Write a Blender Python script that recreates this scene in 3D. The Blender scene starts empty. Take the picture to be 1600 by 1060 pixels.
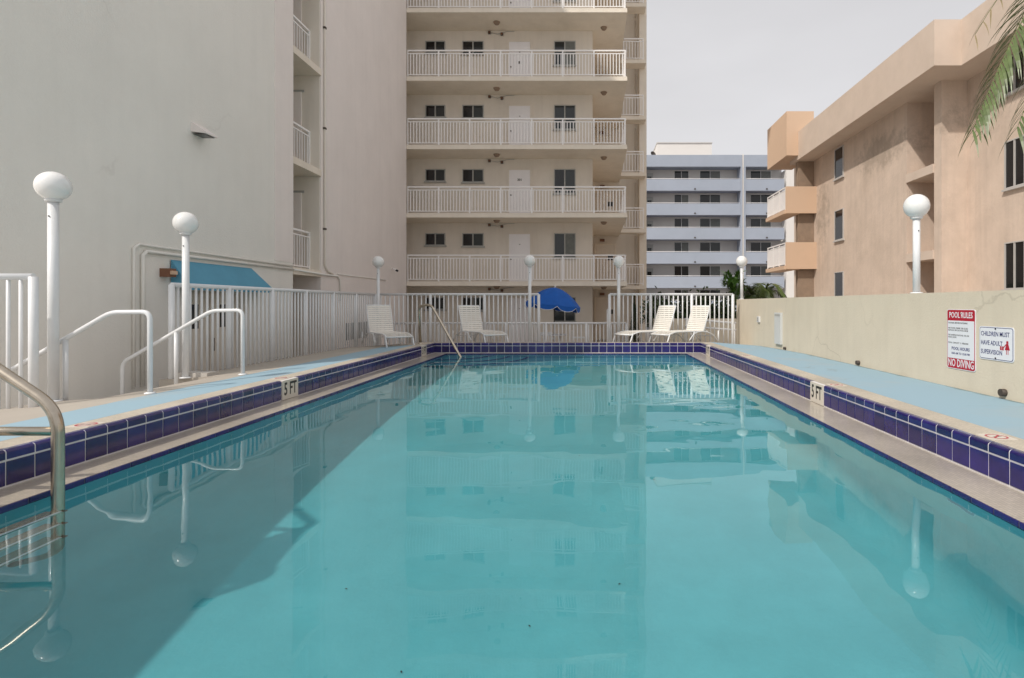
import bpy, math, random
from math import sin, cos, pi, radians as R
from mathutils import Vector, Matrix
random.seed(7)
S = bpy.context.scene
COL = S.collection

# ------------------------------------------------------------------ camera, sky, sun, exposure
H = 1.2
cd = bpy.data.cameras.new('camera'); cam = bpy.data.objects.new('camera', cd); COL.objects.link(cam)
cam.location = (0, 0, H); cam.rotation_euler = (R(90), 0, 0)
cd.sensor_width = 36; cd.lens = 36 * 880 / 1600
cd.shift_x = -.075; cd.shift_y = -.03375
cd.clip_start = .05; cd.clip_end = 3000
S.camera = cam

SUNV = Vector((.70, .68, -1.0)).normalized()          # way the sunlight travels
EL = math.asin(-SUNV.z)
W = bpy.data.worlds.new('World'); S.world = W; W.use_nodes = True
nt = W.node_tree; nt.nodes.clear()
out = nt.nodes.new('ShaderNodeOutputWorld'); bg = nt.nodes.new('ShaderNodeBackground')
sky = nt.nodes.new('ShaderNodeTexSky'); sky.sky_type = 'NISHITA'; sky.sun_disc = False
sky.sun_elevation = EL; sky.sun_rotation = math.atan2(-SUNV.x, -SUNV.y)
sky.dust_density = 4; sky.air_density = 1.2; sky.ozone_density = 1
hs = nt.nodes.new('ShaderNodeHueSaturation'); hs.inputs['Saturation'].default_value = .12
mx = nt.nodes.new('ShaderNodeMix'); mx.data_type = 'RGBA'; mx.inputs[0].default_value = .72
mx.inputs[7].default_value = (6.0, 5.92, 6.08, 1)    # bright even haze under a veil of cloud
nt.links.new(sky.outputs[0], hs.inputs['Color']); nt.links.new(hs.outputs[0], mx.inputs[6])
tc = nt.nodes.new('ShaderNodeTexCoord'); cmap = nt.nodes.new('ShaderNodeMapping'); cmap.inputs['Scale'].default_value = (1, 1, 3)
cn = nt.nodes.new('ShaderNodeTexNoise'); cn.inputs['Scale'].default_value = 2.2; cn.inputs['Detail'].default_value = 5
cr = nt.nodes.new('ShaderNodeMapRange'); cr.inputs[1].default_value = .3; cr.inputs[2].default_value = .7; cr.inputs[3].default_value = .95; cr.inputs[4].default_value = 1.05
cm_ = nt.nodes.new('ShaderNodeVectorMath'); cm_.operation = 'SCALE'
nt.links.new(tc.outputs['Generated'], cmap.inputs[0]); nt.links.new(cmap.outputs[0], cn.inputs['Vector']); nt.links.new(cn.outputs[0], cr.inputs[0])
nt.links.new(mx.outputs[2], cm_.inputs[0]); nt.links.new(cr.outputs[0], cm_.inputs['Scale']); nt.links.new(cm_.outputs[0], bg.inputs[0]); bg.inputs[1].default_value = .1
nt.links.new(bg.outputs[0], out.inputs[0])
sl = bpy.data.lights.new('sun', 'SUN'); sun = bpy.data.objects.new('sun', sl); COL.objects.link(sun)
sl.energy = 2.1; sl.angle = R(1.2); sl.color = (1, .93, .84)
sun.rotation_euler = SUNV.to_track_quat('-Z', 'Y').to_euler(); sun.location = (-20, -20, 30)
S.view_settings.view_transform = 'Standard'; S.view_settings.look = 'None'
S.view_settings.exposure = .44; S.view_settings.gamma = 1; S.view_settings.use_curve_mapping = False
S.render.engine = 'CYCLES'
S.cycles.use_denoising = True
S.cycles.max_bounces = 12; S.cycles.diffuse_bounces = 7; S.cycles.transmission_bounces = 8; S.cycles.transparent_max_bounces = 8
S.cycles.sample_clamp_indirect = 6

# ------------------------------------------------------------------ materials
MAT = {}
def mat(name, col, rough=.7, var=.08, vscale=2.0, bump=0.0, bscale=60, spec=.5, coat=0, coatr=.1, metal=0,
        stain=0, stcol=(.1, .09, .08), stscale=.8, stz=1.0, objrand=0.0, streak=0.0):
    m = bpy.data.materials.new(name); m.use_nodes = True; n = m.node_tree.nodes; l = m.node_tree.links
    b = n['Principled BSDF']; b.inputs['Roughness'].default_value = rough; b.inputs['Metallic'].default_value = metal
    b.inputs['Specular IOR Level'].default_value = spec
    b.inputs['Coat Weight'].default_value = coat; b.inputs['Coat Roughness'].default_value = coatr
    geo = n.new('ShaderNodeNewGeometry')
    cur = None
    rgb = n.new('ShaderNodeRGB'); rgb.outputs[0].default_value = (*col, 1); cur = rgb.outputs[0]
    if var:
        nz = n.new('ShaderNodeTexNoise'); nz.inputs['Scale'].default_value = vscale; nz.inputs['Detail'].default_value = 8
        nz.inputs['Roughness'].default_value = .65
        l.new(geo.outputs['Position'], nz.inputs['Vector'])
        mr = n.new('ShaderNodeMapRange'); mr.inputs[1].default_value = .3; mr.inputs[2].default_value = .7
        mr.inputs[3].default_value = 1 - var; mr.inputs[4].default_value = 1 + var
        l.new(nz.outputs[0], mr.inputs[0])
        mm = n.new('ShaderNodeVectorMath'); mm.operation = 'SCALE'; l.new(cur, mm.inputs[0]); l.new(mr.outputs[0], mm.inputs['Scale'])
        cur = mm.outputs[0]
    if objrand:
        oi = n.new('ShaderNodeObjectInfo'); mr = n.new('ShaderNodeMapRange')
        mr.inputs[3].default_value = 1 - objrand; mr.inputs[4].default_value = 1 + objrand
        l.new(oi.outputs['Random'], mr.inputs[0])
        mm = n.new('ShaderNodeVectorMath'); mm.operation = 'SCALE'; l.new(cur, mm.inputs[0]); l.new(mr.outputs[0], mm.inputs['Scale'])
        cur = mm.outputs[0]
    if stain:
        mp = n.new('ShaderNodeMapping'); mp.inputs['Scale'].default_value = (1, 1, stz)
        nz = n.new('ShaderNodeTexNoise'); nz.inputs['Scale'].default_value = stscale; nz.inputs['Detail'].default_value = 10
        nz.inputs['Roughness'].default_value = .7; l.new(geo.outputs['Position'], mp.inputs[0]); l.new(mp.outputs[0], nz.inputs['Vector'])
        mr = n.new('ShaderNodeMapRange'); mr.inputs[1].default_value = .48; mr.inputs[2].default_value = .72
        mr.inputs[3].default_value = 0; mr.inputs[4].default_value = stain; l.new(nz.outputs[0], mr.inputs[0])
        mi = n.new('ShaderNodeMix'); mi.data_type = 'RGBA'; l.new(mr.outputs[0], mi.inputs[0]); l.new(cur, mi.inputs[6])
        mi.inputs[7].default_value = (*stcol, 1); cur = mi.outputs[2]
    if streak:
        mp = n.new('ShaderNodeMapping'); mp.inputs['Scale'].default_value = (5, 5, .25)
        nz = n.new('ShaderNodeTexNoise'); nz.inputs['Scale'].default_value = 1.0; nz.inputs['Detail'].default_value = 6
        l.new(geo.outputs['Position'], mp.inputs[0]); l.new(mp.outputs[0], nz.inputs['Vector'])
        mr = n.new('ShaderNodeMapRange'); mr.inputs[1].default_value = .45; mr.inputs[2].default_value = .75
        mr.inputs[3].default_value = 1; mr.inputs[4].default_value = 1 - streak; l.new(nz.outputs[0], mr.inputs[0])
        mm = n.new('ShaderNodeVectorMath'); mm.operation = 'SCALE'; l.new(cur, mm.inputs[0]); l.new(mr.outputs[0], mm.inputs['Scale'])
        cur = mm.outputs[0]
    l.new(cur, b.inputs['Base Color'])
    if bump:
        nz = n.new('ShaderNodeTexNoise'); nz.inputs['Scale'].default_value = bscale; nz.inputs['Detail'].default_value = 5
        l.new(geo.outputs['Position'], nz.inputs['Vector'])
        bp = n.new('ShaderNodeBump'); bp.inputs['Strength'].default_value = bump; bp.inputs['Distance'].default_value = .01
        l.new(nz.outputs[0], bp.inputs['Height']); l.new(bp.outputs[0], b.inputs['Normal'])
    MAT[name] = m
    return m

mat('stucco_grey', (.82, .80, .75), .85, .045, .35, .5, 45, stain=.12, stcol=(.56, .53, .48), stscale=.4, stz=.6, streak=.025)
mat('stucco_pink', (.82, .76, .725), .85, .04, .7, .4, 45, stain=.10, stcol=(.60, .53, .48), stscale=.5, stz=.5, streak=.03)
mat('tower_wall', (.75, .69, .61), .85, .04, .8, .3, 40, stain=.18, stcol=(.52, .43, .34), stscale=1.1, stz=.5, streak=.06)
mat('slab_paint', (.78, .71, .61), .8, .05, 1.5, .3, 40, stain=.2, stcol=(.50, .42, .31), stscale=1.6, stz=.5)
mat('white_rail', (.88, .86, .85), .45, .03)
mat('door_white', (.85, .83, .84), .5, .03)
mat('white_paint', (.74, .75, .76), .35, .05, 6, stain=.1, stcol=(.5, .47, .42), stscale=3, coat=.2)
mat('strap_vinyl', (.78, .75, .69), .4, .05, 8)
mat('globe', (.80, .80, .79), .18, .02, spec=.6, coat=.5, coatr=.08)
mat('cream_wall', (.64, .575, .46), .85, .05, .9, .35, 50, stain=.2, stcol=(.44, .38, .28), stscale=.9, stz=.5, streak=.05)
mat('orange_wall', (.64, .52, .43), .9, .08, 1.6, .8, 14, stain=.35, stcol=(.42, .33, .25), stscale=.8, stz=.6, streak=.1)
mat('orange_trim', (.65, .465, .33), .85, .05, 1, .3, 40, stain=.15, stcol=(.4, .27, .18), stscale=1)
mat('orange_parapet', (.63, .52, .435), .85, .05, 1, .3, 40, stain=.2, stcol=(.4, .3, .22), stscale=.9)
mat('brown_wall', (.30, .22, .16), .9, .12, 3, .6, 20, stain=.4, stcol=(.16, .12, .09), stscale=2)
mat('mildew', (.20, .16, .12), .95, .2, 6)
mat('periwinkle', (.35, .39, .465), .8, .05, .5, stain=.15, stcol=(.42, .42, .48), stscale=.6)
mat('far_wall', (.58, .56, .54), .85, .05, .5)
mat('white_wall', (.72, .69, .66), .85, .04, .3)
mat('soffit_blue', (.34, .36, .44), .85)
mat('window_glass', (.025, .03, .032), .06, 0, spec=.5)
mat('glass_dark', (.012, .012, .014), .08, 0)
mat('curtain', (.16, .17, .16), .6, .2, 5)
mat('frame_grey', (.40, .40, .38), .5, .05)
mat('frame_white', (.72, .72, .72), .45, .04)
mat('frame_mid', (.50, .48, .46), .45, .04)
mat('frame_light', (.60, .61, .60), .45, .04)
mat('palm_bright', (.09, .20, .03), .4, .35, 7, objrand=.2)
mat('steel', (.50, .44, .36), .24, .12, 14, metal=1)
mat('dark_metal', (.06, .045, .035), .6)
mat('brown_lamp', (.20, .09, .05), .5)
mat('awning_blue', (.10, .32, .46), .75, .06, 3, .2, 200)
mat('umbrella_blue', (.003, .10, .44), .8, .08, 4, .3, 300)
mat('umbrella_trim', (.7, .72, .75), .7)
mat('tile_blue', (.016, .011, .110), .16, .25, 9, .03, 25, spec=.45, coat=.25, coatr=.06, objrand=.28)
mat('dark_grout', (.05, .05, .10), .7, .2, 20)
mat('grout', (.70, .68, .70), .8, .08, 8)
mat('marker_white', (.62, .57, .50), .35, .05)
mat('ink_black', (.015, .015, .015), .5, 0)
mat('ink_navy', (.02, .03, .14), .5, 0)
mat('sign_white', (.74, .76, .80), .35, .03)
mat('sign_red', (.42, .012, .03), .35, .06, 20)
mat('asphalt', (.10, .10, .10), .9, .2, 2)
mat('grass', (.05, .08, .025), .9, .3, 3)
mat('bark', (.18, .14, .10), .9, .25, 12, .6, 30)
mat('palm_leaf', (.080, .115, .030), .4, .35, 7, objrand=.2)
mat('palm_dry', (.22, .17, .08), .6, .25, 7)
mat('palm_rib', (.16, .17, .06), .5, .2, 7)
mat('shrub_leaf', (.035, .060, .018), .5, .45, 6)
mat('shrub_pale', (.16, .20, .06), .5, .3, 6)
mat('cypress', (.018, .032, .012), .8, .4, 9)
mat('debris', (.03, .02, .012), .9)
mat('concrete', (.50, .47, .43), .9, .1, 2, .4, 30, stain=.3, stcol=(.25, .23, .2), stscale=1.5)

def mosaic(name, wet):
    m = mat(name, (.40, .35, .28), .6 if not wet else .35, 0, coat=.0 if not wet else .6, coatr=.08, spec=.4)
    n = m.node_tree.nodes; l = m.node_tree.links; b = n['Principled BSDF']
    geo = n.new('ShaderNodeNewGeometry')
    br = n.new('ShaderNodeTexBrick'); br.offset = 0; br.inputs['Scale'].default_value = 1
    br.inputs['Brick Width'].default_value = .027; br.inputs['Row Height'].default_value = .027
    br.inputs['Mortar Size'].default_value = .0022; br.inputs['Mortar Smooth'].default_value = .2
    br.inputs['Color1'].default_value = (.56, .50, .41, 1); br.inputs['Color2'].default_value = (.47, .42, .345, 1)
    br.inputs['Mortar'].default_value = (.33, .30, .25, 1)
    l.new(geo.outputs['Position'], br.inputs['Vector'])
    nz = n.new('ShaderNodeTexNoise'); nz.inputs['Scale'].default_value = 1.3; nz.inputs['Detail'].default_value = 8
    l.new(geo.outputs['Position'], nz.inputs['Vector'])
    mr = n.new('ShaderNodeMapRange'); mr.inputs[1].default_value = .3; mr.inputs[2].default_value = .7
    mr.inputs[3].default_value = .82; mr.inputs[4].default_value = 1.12; l.new(nz.outputs[0], mr.inputs[0])
    mm = n.new('ShaderNodeVectorMath'); mm.operation = 'SCALE'; l.new(br.outputs[0], mm.inputs[0]); l.new(mr.outputs[0], mm.inputs['Scale'])
    l.new(mm.outputs[0], b.inputs['Base Color'])
    bp = n.new('ShaderNodeBump'); bp.inputs['Strength'].default_value = .35; bp.inputs['Distance'].default_value = .002; bp.invert = True
    l.new(br.outputs['Fac'], bp.inputs['Height']); l.new(bp.outputs[0], b.inputs['Normal'])
mosaic('mosaic_dry', False); mosaic('mosaic_wet', True)

def deck_material():
    m = mat('deck', (.42, .38, .33), .8, 0); n = m.node_tree.nodes; l = m.node_tree.links; b = n['Principled BSDF']
    geo = n.new('ShaderNodeNewGeometry'); sp = n.new('ShaderNodeSeparateXYZ'); l.new(geo.outputs['Position'], sp.inputs[0])
    def M(op, a, c=None, v=None):
        q = n.new('ShaderNodeMath'); q.operation = op
        for i, x in enumerate((a, c)):
            if x is None: continue
            if isinstance(x, (int, float)): q.inputs[i].default_value = x
            else: l.new(x, q.inputs[i])
        return q.outputs[0]
    nz = n.new('ShaderNodeTexNoise'); nz.inputs['Scale'].default_value = 2.2; nz.inputs['Detail'].default_value = 6
    l.new(geo.outputs['Position'], nz.inputs['Vector'])
    x = M('ADD', sp.outputs[0], M('MULTIPLY', M('SUBTRACT', nz.outputs[0], .5), .10))
    left = M('MULTIPLY', M('GREATER_THAN', x, -4.78), M('LESS_THAN', x, -3.9))
    left = M('MULTIPLY', left, M('LESS_THAN', sp.outputs[1], 13.0))
    right = M('MULTIPLY', M('GREATER_THAN', x, 2.9), M('LESS_THAN', sp.outputs[1], 14.6))
    blue = M('MAXIMUM', left, right)
    nb = n.new('ShaderNodeTexNoise'); nb.inputs['Scale'].default_value = 1.1; nb.inputs['Detail'].default_value = 9
    l.new(geo.outputs['Position'], nb.inputs['Vector'])
    wear = n.new('ShaderNodeMapRange'); wear.inputs[1].default_value = .55; wear.inputs[2].default_value = .8
    wear.inputs[3].default_value = 1; wear.inputs[4].default_value = .55; l.new(nb.outputs[0], wear.inputs[0])
    f = M('MULTIPLY', blue, wear.outputs[0])
    c1 = n.new('ShaderNodeMix'); c1.data_type = 'RGBA'; l.new(nb.outputs[0], c1.inputs[0])
    c1.inputs[6].default_value = (.34, .30, .26, 1); c1.inputs[7].default_value = (.46, .42, .36, 1)
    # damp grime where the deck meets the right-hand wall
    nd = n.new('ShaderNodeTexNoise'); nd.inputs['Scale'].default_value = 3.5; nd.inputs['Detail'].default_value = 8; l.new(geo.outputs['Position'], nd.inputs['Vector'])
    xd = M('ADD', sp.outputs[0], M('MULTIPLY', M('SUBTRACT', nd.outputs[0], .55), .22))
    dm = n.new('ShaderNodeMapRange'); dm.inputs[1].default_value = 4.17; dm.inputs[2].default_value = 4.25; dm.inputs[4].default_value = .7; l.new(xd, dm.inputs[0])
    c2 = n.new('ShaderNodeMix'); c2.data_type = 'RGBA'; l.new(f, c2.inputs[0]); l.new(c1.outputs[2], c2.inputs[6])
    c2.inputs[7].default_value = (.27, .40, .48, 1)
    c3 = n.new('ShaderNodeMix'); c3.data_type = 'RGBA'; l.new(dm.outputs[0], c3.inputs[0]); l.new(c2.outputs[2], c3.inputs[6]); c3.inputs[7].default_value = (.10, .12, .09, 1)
    l.new(c3.outputs[2], b.inputs['Base Color'])
    nn = n.new('ShaderNodeTexNoise'); nn.inputs['Scale'].default_value = 90; l.new(geo.outputs['Position'], nn.inputs['Vector'])
    bp = n.new('ShaderNodeBump'); bp.inputs['Strength'].default_value = .4; bp.inputs['Distance'].default_value = .004
    l.new(nn.outputs[0], bp.inputs['Height']); l.new(bp.outputs[0], b.inputs['Normal'])
deck_material()

def plaster_material():
    m = mat('pool_plaster', (.125, .475, .53), .7, .09, 1.3, .3, 30, stain=.4, stcol=(.09, .39, .45), stscale=1.1)
    n = m.node_tree.nodes; l = m.node_tree.links
    return m
plaster_material()

def water_material():
    m = bpy.data.materials.new('water'); m.use_nodes = True; n = m.node_tree.nodes; l = m.node_tree.links; n.clear()
    o = n.new('ShaderNodeOutputMaterial')
    g = n.new('ShaderNodeBsdfGlass'); g.inputs['IOR'].default_value = 1.37; g.inputs['Roughness'].default_value = 0
    g.inputs['Color'].default_value = (.93, .99, .99, 1)
    l.new(g.outputs[0], o.inputs[0]); MAT['water'] = m
water_material()

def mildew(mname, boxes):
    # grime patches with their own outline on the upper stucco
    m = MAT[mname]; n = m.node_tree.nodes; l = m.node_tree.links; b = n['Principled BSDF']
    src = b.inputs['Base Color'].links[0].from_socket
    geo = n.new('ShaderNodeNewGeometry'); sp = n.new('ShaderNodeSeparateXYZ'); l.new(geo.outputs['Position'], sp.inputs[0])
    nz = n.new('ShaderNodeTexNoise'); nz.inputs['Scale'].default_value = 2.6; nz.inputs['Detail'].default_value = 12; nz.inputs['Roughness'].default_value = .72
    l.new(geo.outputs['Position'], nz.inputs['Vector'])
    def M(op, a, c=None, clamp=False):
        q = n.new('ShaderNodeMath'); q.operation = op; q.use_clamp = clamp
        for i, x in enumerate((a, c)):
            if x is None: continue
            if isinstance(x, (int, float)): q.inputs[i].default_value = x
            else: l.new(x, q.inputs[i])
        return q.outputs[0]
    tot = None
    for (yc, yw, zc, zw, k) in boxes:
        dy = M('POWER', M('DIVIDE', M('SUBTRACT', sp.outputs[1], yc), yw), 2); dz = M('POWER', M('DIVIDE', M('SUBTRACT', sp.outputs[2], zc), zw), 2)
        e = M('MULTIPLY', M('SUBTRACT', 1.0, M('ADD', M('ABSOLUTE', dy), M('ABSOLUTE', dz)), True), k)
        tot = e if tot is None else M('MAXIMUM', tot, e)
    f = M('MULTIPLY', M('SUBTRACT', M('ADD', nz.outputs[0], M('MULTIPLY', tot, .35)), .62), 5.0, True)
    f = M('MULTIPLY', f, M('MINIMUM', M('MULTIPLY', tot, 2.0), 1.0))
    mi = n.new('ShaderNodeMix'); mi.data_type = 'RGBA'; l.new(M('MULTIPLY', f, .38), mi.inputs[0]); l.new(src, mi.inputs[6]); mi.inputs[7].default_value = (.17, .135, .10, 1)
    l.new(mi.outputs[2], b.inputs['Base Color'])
def cracks(mname, scale, strength, dark):
    m = MAT[mname]; n = m.node_tree.nodes; l = m.node_tree.links; b = n['Principled BSDF']
    src = b.inputs['Base Color'].links[0].from_socket; geo = n.new('ShaderNodeNewGeometry')
    nz = n.new('ShaderNodeTexNoise'); nz.inputs['Scale'].default_value = 1.5; nz.inputs['Detail'].default_value = 6; l.new(geo.outputs['Position'], nz.inputs['Vector'])
    ad = n.new('ShaderNodeVectorMath'); ad.operation = 'ADD'; sc_ = n.new('ShaderNodeVectorMath'); sc_.operation = 'SCALE'; sc_.inputs['Scale'].default_value = .9
    l.new(nz.outputs['Color'], sc_.inputs[0]); l.new(geo.outputs['Position'], ad.inputs[0]); l.new(sc_.outputs[0], ad.inputs[1])
    vo = n.new('ShaderNodeTexVoronoi'); vo.feature = 'DISTANCE_TO_EDGE'; vo.inputs['Scale'].default_value = scale; l.new(ad.outputs[0], vo.inputs['Vector'])
    mr = n.new('ShaderNodeMapRange'); mr.inputs[1].default_value = .0; mr.inputs[2].default_value = .012; mr.inputs[3].default_value = 1; mr.inputs[4].default_value = 0; l.new(vo.outputs['Distance'], mr.inputs[0])
    n2 = n.new('ShaderNodeTexNoise'); n2.inputs['Scale'].default_value = .5; l.new(geo.outputs['Position'], n2.inputs['Vector'])
    m2 = n.new('ShaderNodeMapRange'); m2.inputs[1].default_value = .5; m2.inputs[2].default_value = .62; m2.inputs[3].default_value = 0; m2.inputs[4].default_value = strength; l.new(n2.outputs[0], m2.inputs[0])
    mu = n.new('ShaderNodeMath'); mu.operation = 'MULTIPLY'; l.new(mr.outputs[0], mu.inputs[0]); l.new(m2.outputs[0], mu.inputs[1])
    mi = n.new('ShaderNodeMix'); mi.data_type = 'RGBA'; l.new(mu.outputs[0], mi.inputs[0]); l.new(src, mi.inputs[6]); mi.inputs[7].default_value = (*dark, 1)
    l.new(mi.outputs[2], b.inputs['Base Color'])
cracks('stucco_grey', .35, .35, (.40, .37, .33)); cracks('cream_wall', .6, .4, (.33, .29, .22)); cracks('deck', .7, .45, (.20, .19, .17))
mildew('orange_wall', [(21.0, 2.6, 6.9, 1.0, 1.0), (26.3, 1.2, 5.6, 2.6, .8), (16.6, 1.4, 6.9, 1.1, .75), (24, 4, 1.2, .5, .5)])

# ------------------------------------------------------------------ mesh helpers
class MB:
    def __init__(s): s.v = []; s.f = []; s.sm = []
    def add(s, vs, fs, smooth=False):
        k = len(s.v); s.v += [tuple(v) for v in vs]
        s.f += [tuple(i + k for i in f) for f in fs]; s.sm += [smooth] * len(fs)
        return s
    def box(s, x0, x1, y0, y1, z0, z1):
        vs = [(x, y, z) for z in (z0, z1) for y in (y0, y1) for x in (x0, x1)]
        return s.add(vs, [(0, 2, 3, 1), (4, 5, 7, 6), (0, 1, 5, 4), (2, 6, 7, 3), (0, 4, 6, 2), (1, 3, 7, 5)])
    def tube(s, pts, r, seg=10, caps=True, rs=None):
        pts = [Vector(p) for p in pts]; n = len(pts); vs = []; fs = []
        t = (pts[1] - pts[0]).normalized()
        up = Vector((0, 0, 1)) if abs(t.z) < .9 else Vector((1, 0, 0))
        a = t.cross(up).normalized()
        for i, p in enumerate(pts):
            if i == 0: t = (pts[1] - p).normalized()
            elif i == n - 1: t = (p - pts[i - 1]).normalized()
            else: t = ((pts[i + 1] - p).normalized() + (p - pts[i - 1]).normalized()).normalized()
            a = (a - t * a.dot(t)).normalized(); b = t.cross(a)
            rr = rs[i] if rs else r
            for k in range(seg):
                an = 2 * pi * k / seg; vs.append(p + a * (cos(an) * rr) + b * (sin(an) * rr))
        for i in range(n - 1):
            for k in range(seg):
                q = (k + 1) % seg
                fs.append((i * seg + k, i * seg + q, (i + 1) * seg + q, (i + 1) * seg + k))
        s.add(vs, fs, True)
        if caps:
            k0 = len(s.v) - len(vs)
            s.f.append(tuple(k0 + k for k in range(seg))[::-1]); s.sm.append(False)
            s.f.append(tuple(k0 + (n - 1) * seg + k for k in range(seg))); s.sm.append(False)
        return s
    def lathe(s, prof, seg=24, c=(0, 0, 0), smooth=True):
        vs = []; fs = []; n = len(prof)
        for r, z in prof:
            for k in range(seg):
                a = 2 * pi * k / seg; vs.append((c[0] + r * cos(a), c[1] + r * sin(a), c[2] + z))
        for i in range(n - 1):
            for k in range(seg):
                q = (k + 1) % seg; fs.append((i * seg + k, i * seg + q, (i + 1) * seg + q, (i + 1) * seg + k))
        return s.add(vs, fs, smooth)
    def prism(s, poly, axis, a0, a1):
        """poly: 2-d points; axis 'x': (y,z) extruded over x; 'y': (x,z) over y; 'z': (x,y) over z"""
        def P(p, a):
            return {'x': (a, p[0], p[1]), 'y': (p[0], a, p[1]), 'z': (p[0], p[1], a)}[axis]
        n = len(poly); vs = [P(p, a0) for p in poly] + [P(p, a1) for p in poly]
        fs = [tuple(range(n))[::-1], tuple(range(n, 2 * n))] + [(i, (i + 1) % n, n + (i + 1) % n, n + i) for i in range(n)]
        return s.add(vs, fs)
    def mesh(s, name, m):
        me = bpy.data.meshes.new(name); me.from_pydata(s.v, [], s.f)
        me.polygons.foreach_set('use_smooth', s.sm)
        if m: me.materials.append(MAT[m])
        me.update()
        import bmesh
        bm = bmesh.new(); bm.from_mesh(me); bmesh.ops.recalc_face_normals(bm, faces=bm.faces); bm.to_mesh(me); bm.free()
        return me
    def build(s, name, m, parent=None, **k):
        return link(name, s.mesh(name, m), parent, **k)

def link(name, me, parent=None, loc=None, rot=None, **props):
    o = bpy.data.objects.new(name, me); COL.objects.link(o)
    if parent: o.parent = parent
    if loc is not None: o.location = loc
    if rot is not None: o.rotation_euler = rot
    for k, v in props.items(): o[k] = v
    return o
def tag(o, label, cat, group=None):
    o['label'] = label; o['category'] = cat
    if group: o['group'] = group
    return o
def thing(name, label, cat, loc=(0, 0, 0), rz=0, group=None):
    o = bpy.data.objects.new(name, None); COL.objects.link(o); o.empty_display_size = .1
    o.location = loc; o.rotation_euler = (0, 0, rz); return tag(o, label, cat, group)
def box(name, m, parent, *b, **k): return MB().box(*b).build(name, m, parent, **k)
def copy_tree(o, parent=None):
    c = o.copy(); COL.objects.link(c); c.parent = parent
    for ch in o.children: copy_tree(ch, c)
    return c
def struct(o): o['kind'] = 'structure'; return o

def text(s, size, m, parent, loc, rot, name='lettering', bold=.0, sx=1, depth=.0006, align='CENTER'):
    cu = bpy.data.curves.new('txt', 'FONT'); cu.body = s; cu.size = size; cu.extrude = depth; cu.offset = bold * size
    cu.align_x = align; cu.align_y = 'CENTER'; cu.resolution_u = 2; cu.space_line = .95
    t = bpy.data.objects.new('txt', cu); COL.objects.link(t)
    bpy.context.view_layer.update()
    me = bpy.data.meshes.new_from_object(t.evaluated_get(bpy.context.evaluated_depsgraph_get()))
    bpy.data.objects.remove(t); me.materials.clear(); me.materials.append(MAT[m])
    o = link(name, me, parent, loc, rot); o.scale = (sx, 1, 1)
    return o

def zdeck(x, y):
    z = .27
    z -= max(0, -x - 4.0) * .068
    z -= max(0, x - 3.0) * .028
    z -= max(0, y - 13.9) * .083
    if x > 3 and y > 11: z -= (min(y, 13.9) - 11) * .02 * (x - 3) / 1.25
    return z

# ------------------------------------------------------------------ ground
GZ = -.57
struct(MB().box(-400, -3.95, -60, 900, GZ - .3, GZ).box(2.95, 500, -60, 900, GZ - .3, GZ).box(-3.95, 2.95, 13.88, 900, GZ - .3, GZ).box(-3.95, 2.95, -60, -1.65, GZ - .3, GZ).build('ground', 'concrete'))
g = struct(box('road', 'asphalt', None, -120, 150, 36, 50, GZ - .2, GZ + .004))
CAUS = True

# pool basin ----------------------------------------------------------
XL, XR, YN, YF = -3.39, 2.32, -1.3, 13.48
DEP = -1.5
def floor_z(y): return -(1.775 - .074 * y)
def basin():
    mb = MB()
    prof = [(XL + .001, -.0305)]
    for i in range(7):
        a = pi / 2 * i / 6; prof.append((XL + .3 - .3 * cos(a), DEP + .3 - .3 * sin(a)))
    pr = [(XR - .001, -.0305)]
    for i in range(7):
        a = pi / 2 * i / 6; pr.append((XR - .3 + .3 * cos(a), DEP + .3 - .3 * sin(a)))
    poly = prof + pr[::-1]; n = len(poly)
    def zf(z, y): return z if z > -.1 else z + (floor_z(y) - DEP)
    NS = 12; vs = []; fs = []
    for j in range(NS + 1):
        y = YN + (YF - YN) * j / NS; vs += [(x, y, zf(z, y)) for x, z in poly]
    for j in range(NS): fs += [(j * n + i, j * n + i + 1, (j + 1) * n + i + 1, (j + 1) * n + i) for i in range(n - 1)]
    mb.add(vs, fs, True)
    mb.box(XL - .2, XR + .2, YF, YF + .3, DEP - .8, -.0305)
    mb.box(XL - .2, XR + .2, YN - .3, YN, DEP - .8, -.0305)
    me = bpy.data.meshes.new('pool_basin'); me.from_pydata(mb.v, [], mb.f); me.polygons.foreach_set('use_smooth', mb.sm)
    me.materials.append(MAT['pool_plaster']); return struct(link('pool_basin', me))
bas = basin()
# corner entry steps, each tread with its blue nosing
for k, (r, z) in enumerate(((1.95, -.60), (1.5, -.40), (1.05, -.2))):
    seg = 18
    def arc(rr): return [(XL + rr * sin(pi / 2 * i / seg), YF - rr * cos(pi / 2 * i / seg)) for i in range(seg + 1)]
    st = MB().prism(arc(r) + [(XL, YF)], 'z', -1.25, z).build('pool_step', 'pool_plaster', bas)
    a0, a1 = arc(r + .012), arc(r - .05)
    MB().prism(a0 + a1[::-1], 'z', z - .05, z + .006).build('step_nosing', 'tile_blue', st)
from mathutils import noise
def water_sheet():
    NX, NY = 150, 390; vs = []; fs = []
    for j in range(NY + 1):
        y = YN + (YF - YN) * j / NY
        for i in range(NX + 1):
            x = XL + (XR - XL) * i / NX
            calm = .55 + .45 * noise.noise(Vector((x * .28, y * .2, 4)))            # patches of stiller water
            z = noise.noise(Vector((x * .75, y * 1.05, 1))) * .0048 * calm + noise.noise(Vector((x * 2.1, y * 2.9, 7))) * .0014 * calm
            z += noise.noise(Vector((x * 5, y * 6.5, 2))) * .00022
            vs.append((x, y, z))
    for j in range(NY):
        for i in range(NX):
            a = j * (NX + 1) + i; fs.append((a, a + 1, a + NX + 2, a + NX + 1))
    o = MB().add(vs, fs, True).build('water', 'water')
    if o.data.polygons[0].normal.z < 0: o.data.flip_normals()
    return o
wat = struct(water_sheet())

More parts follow.
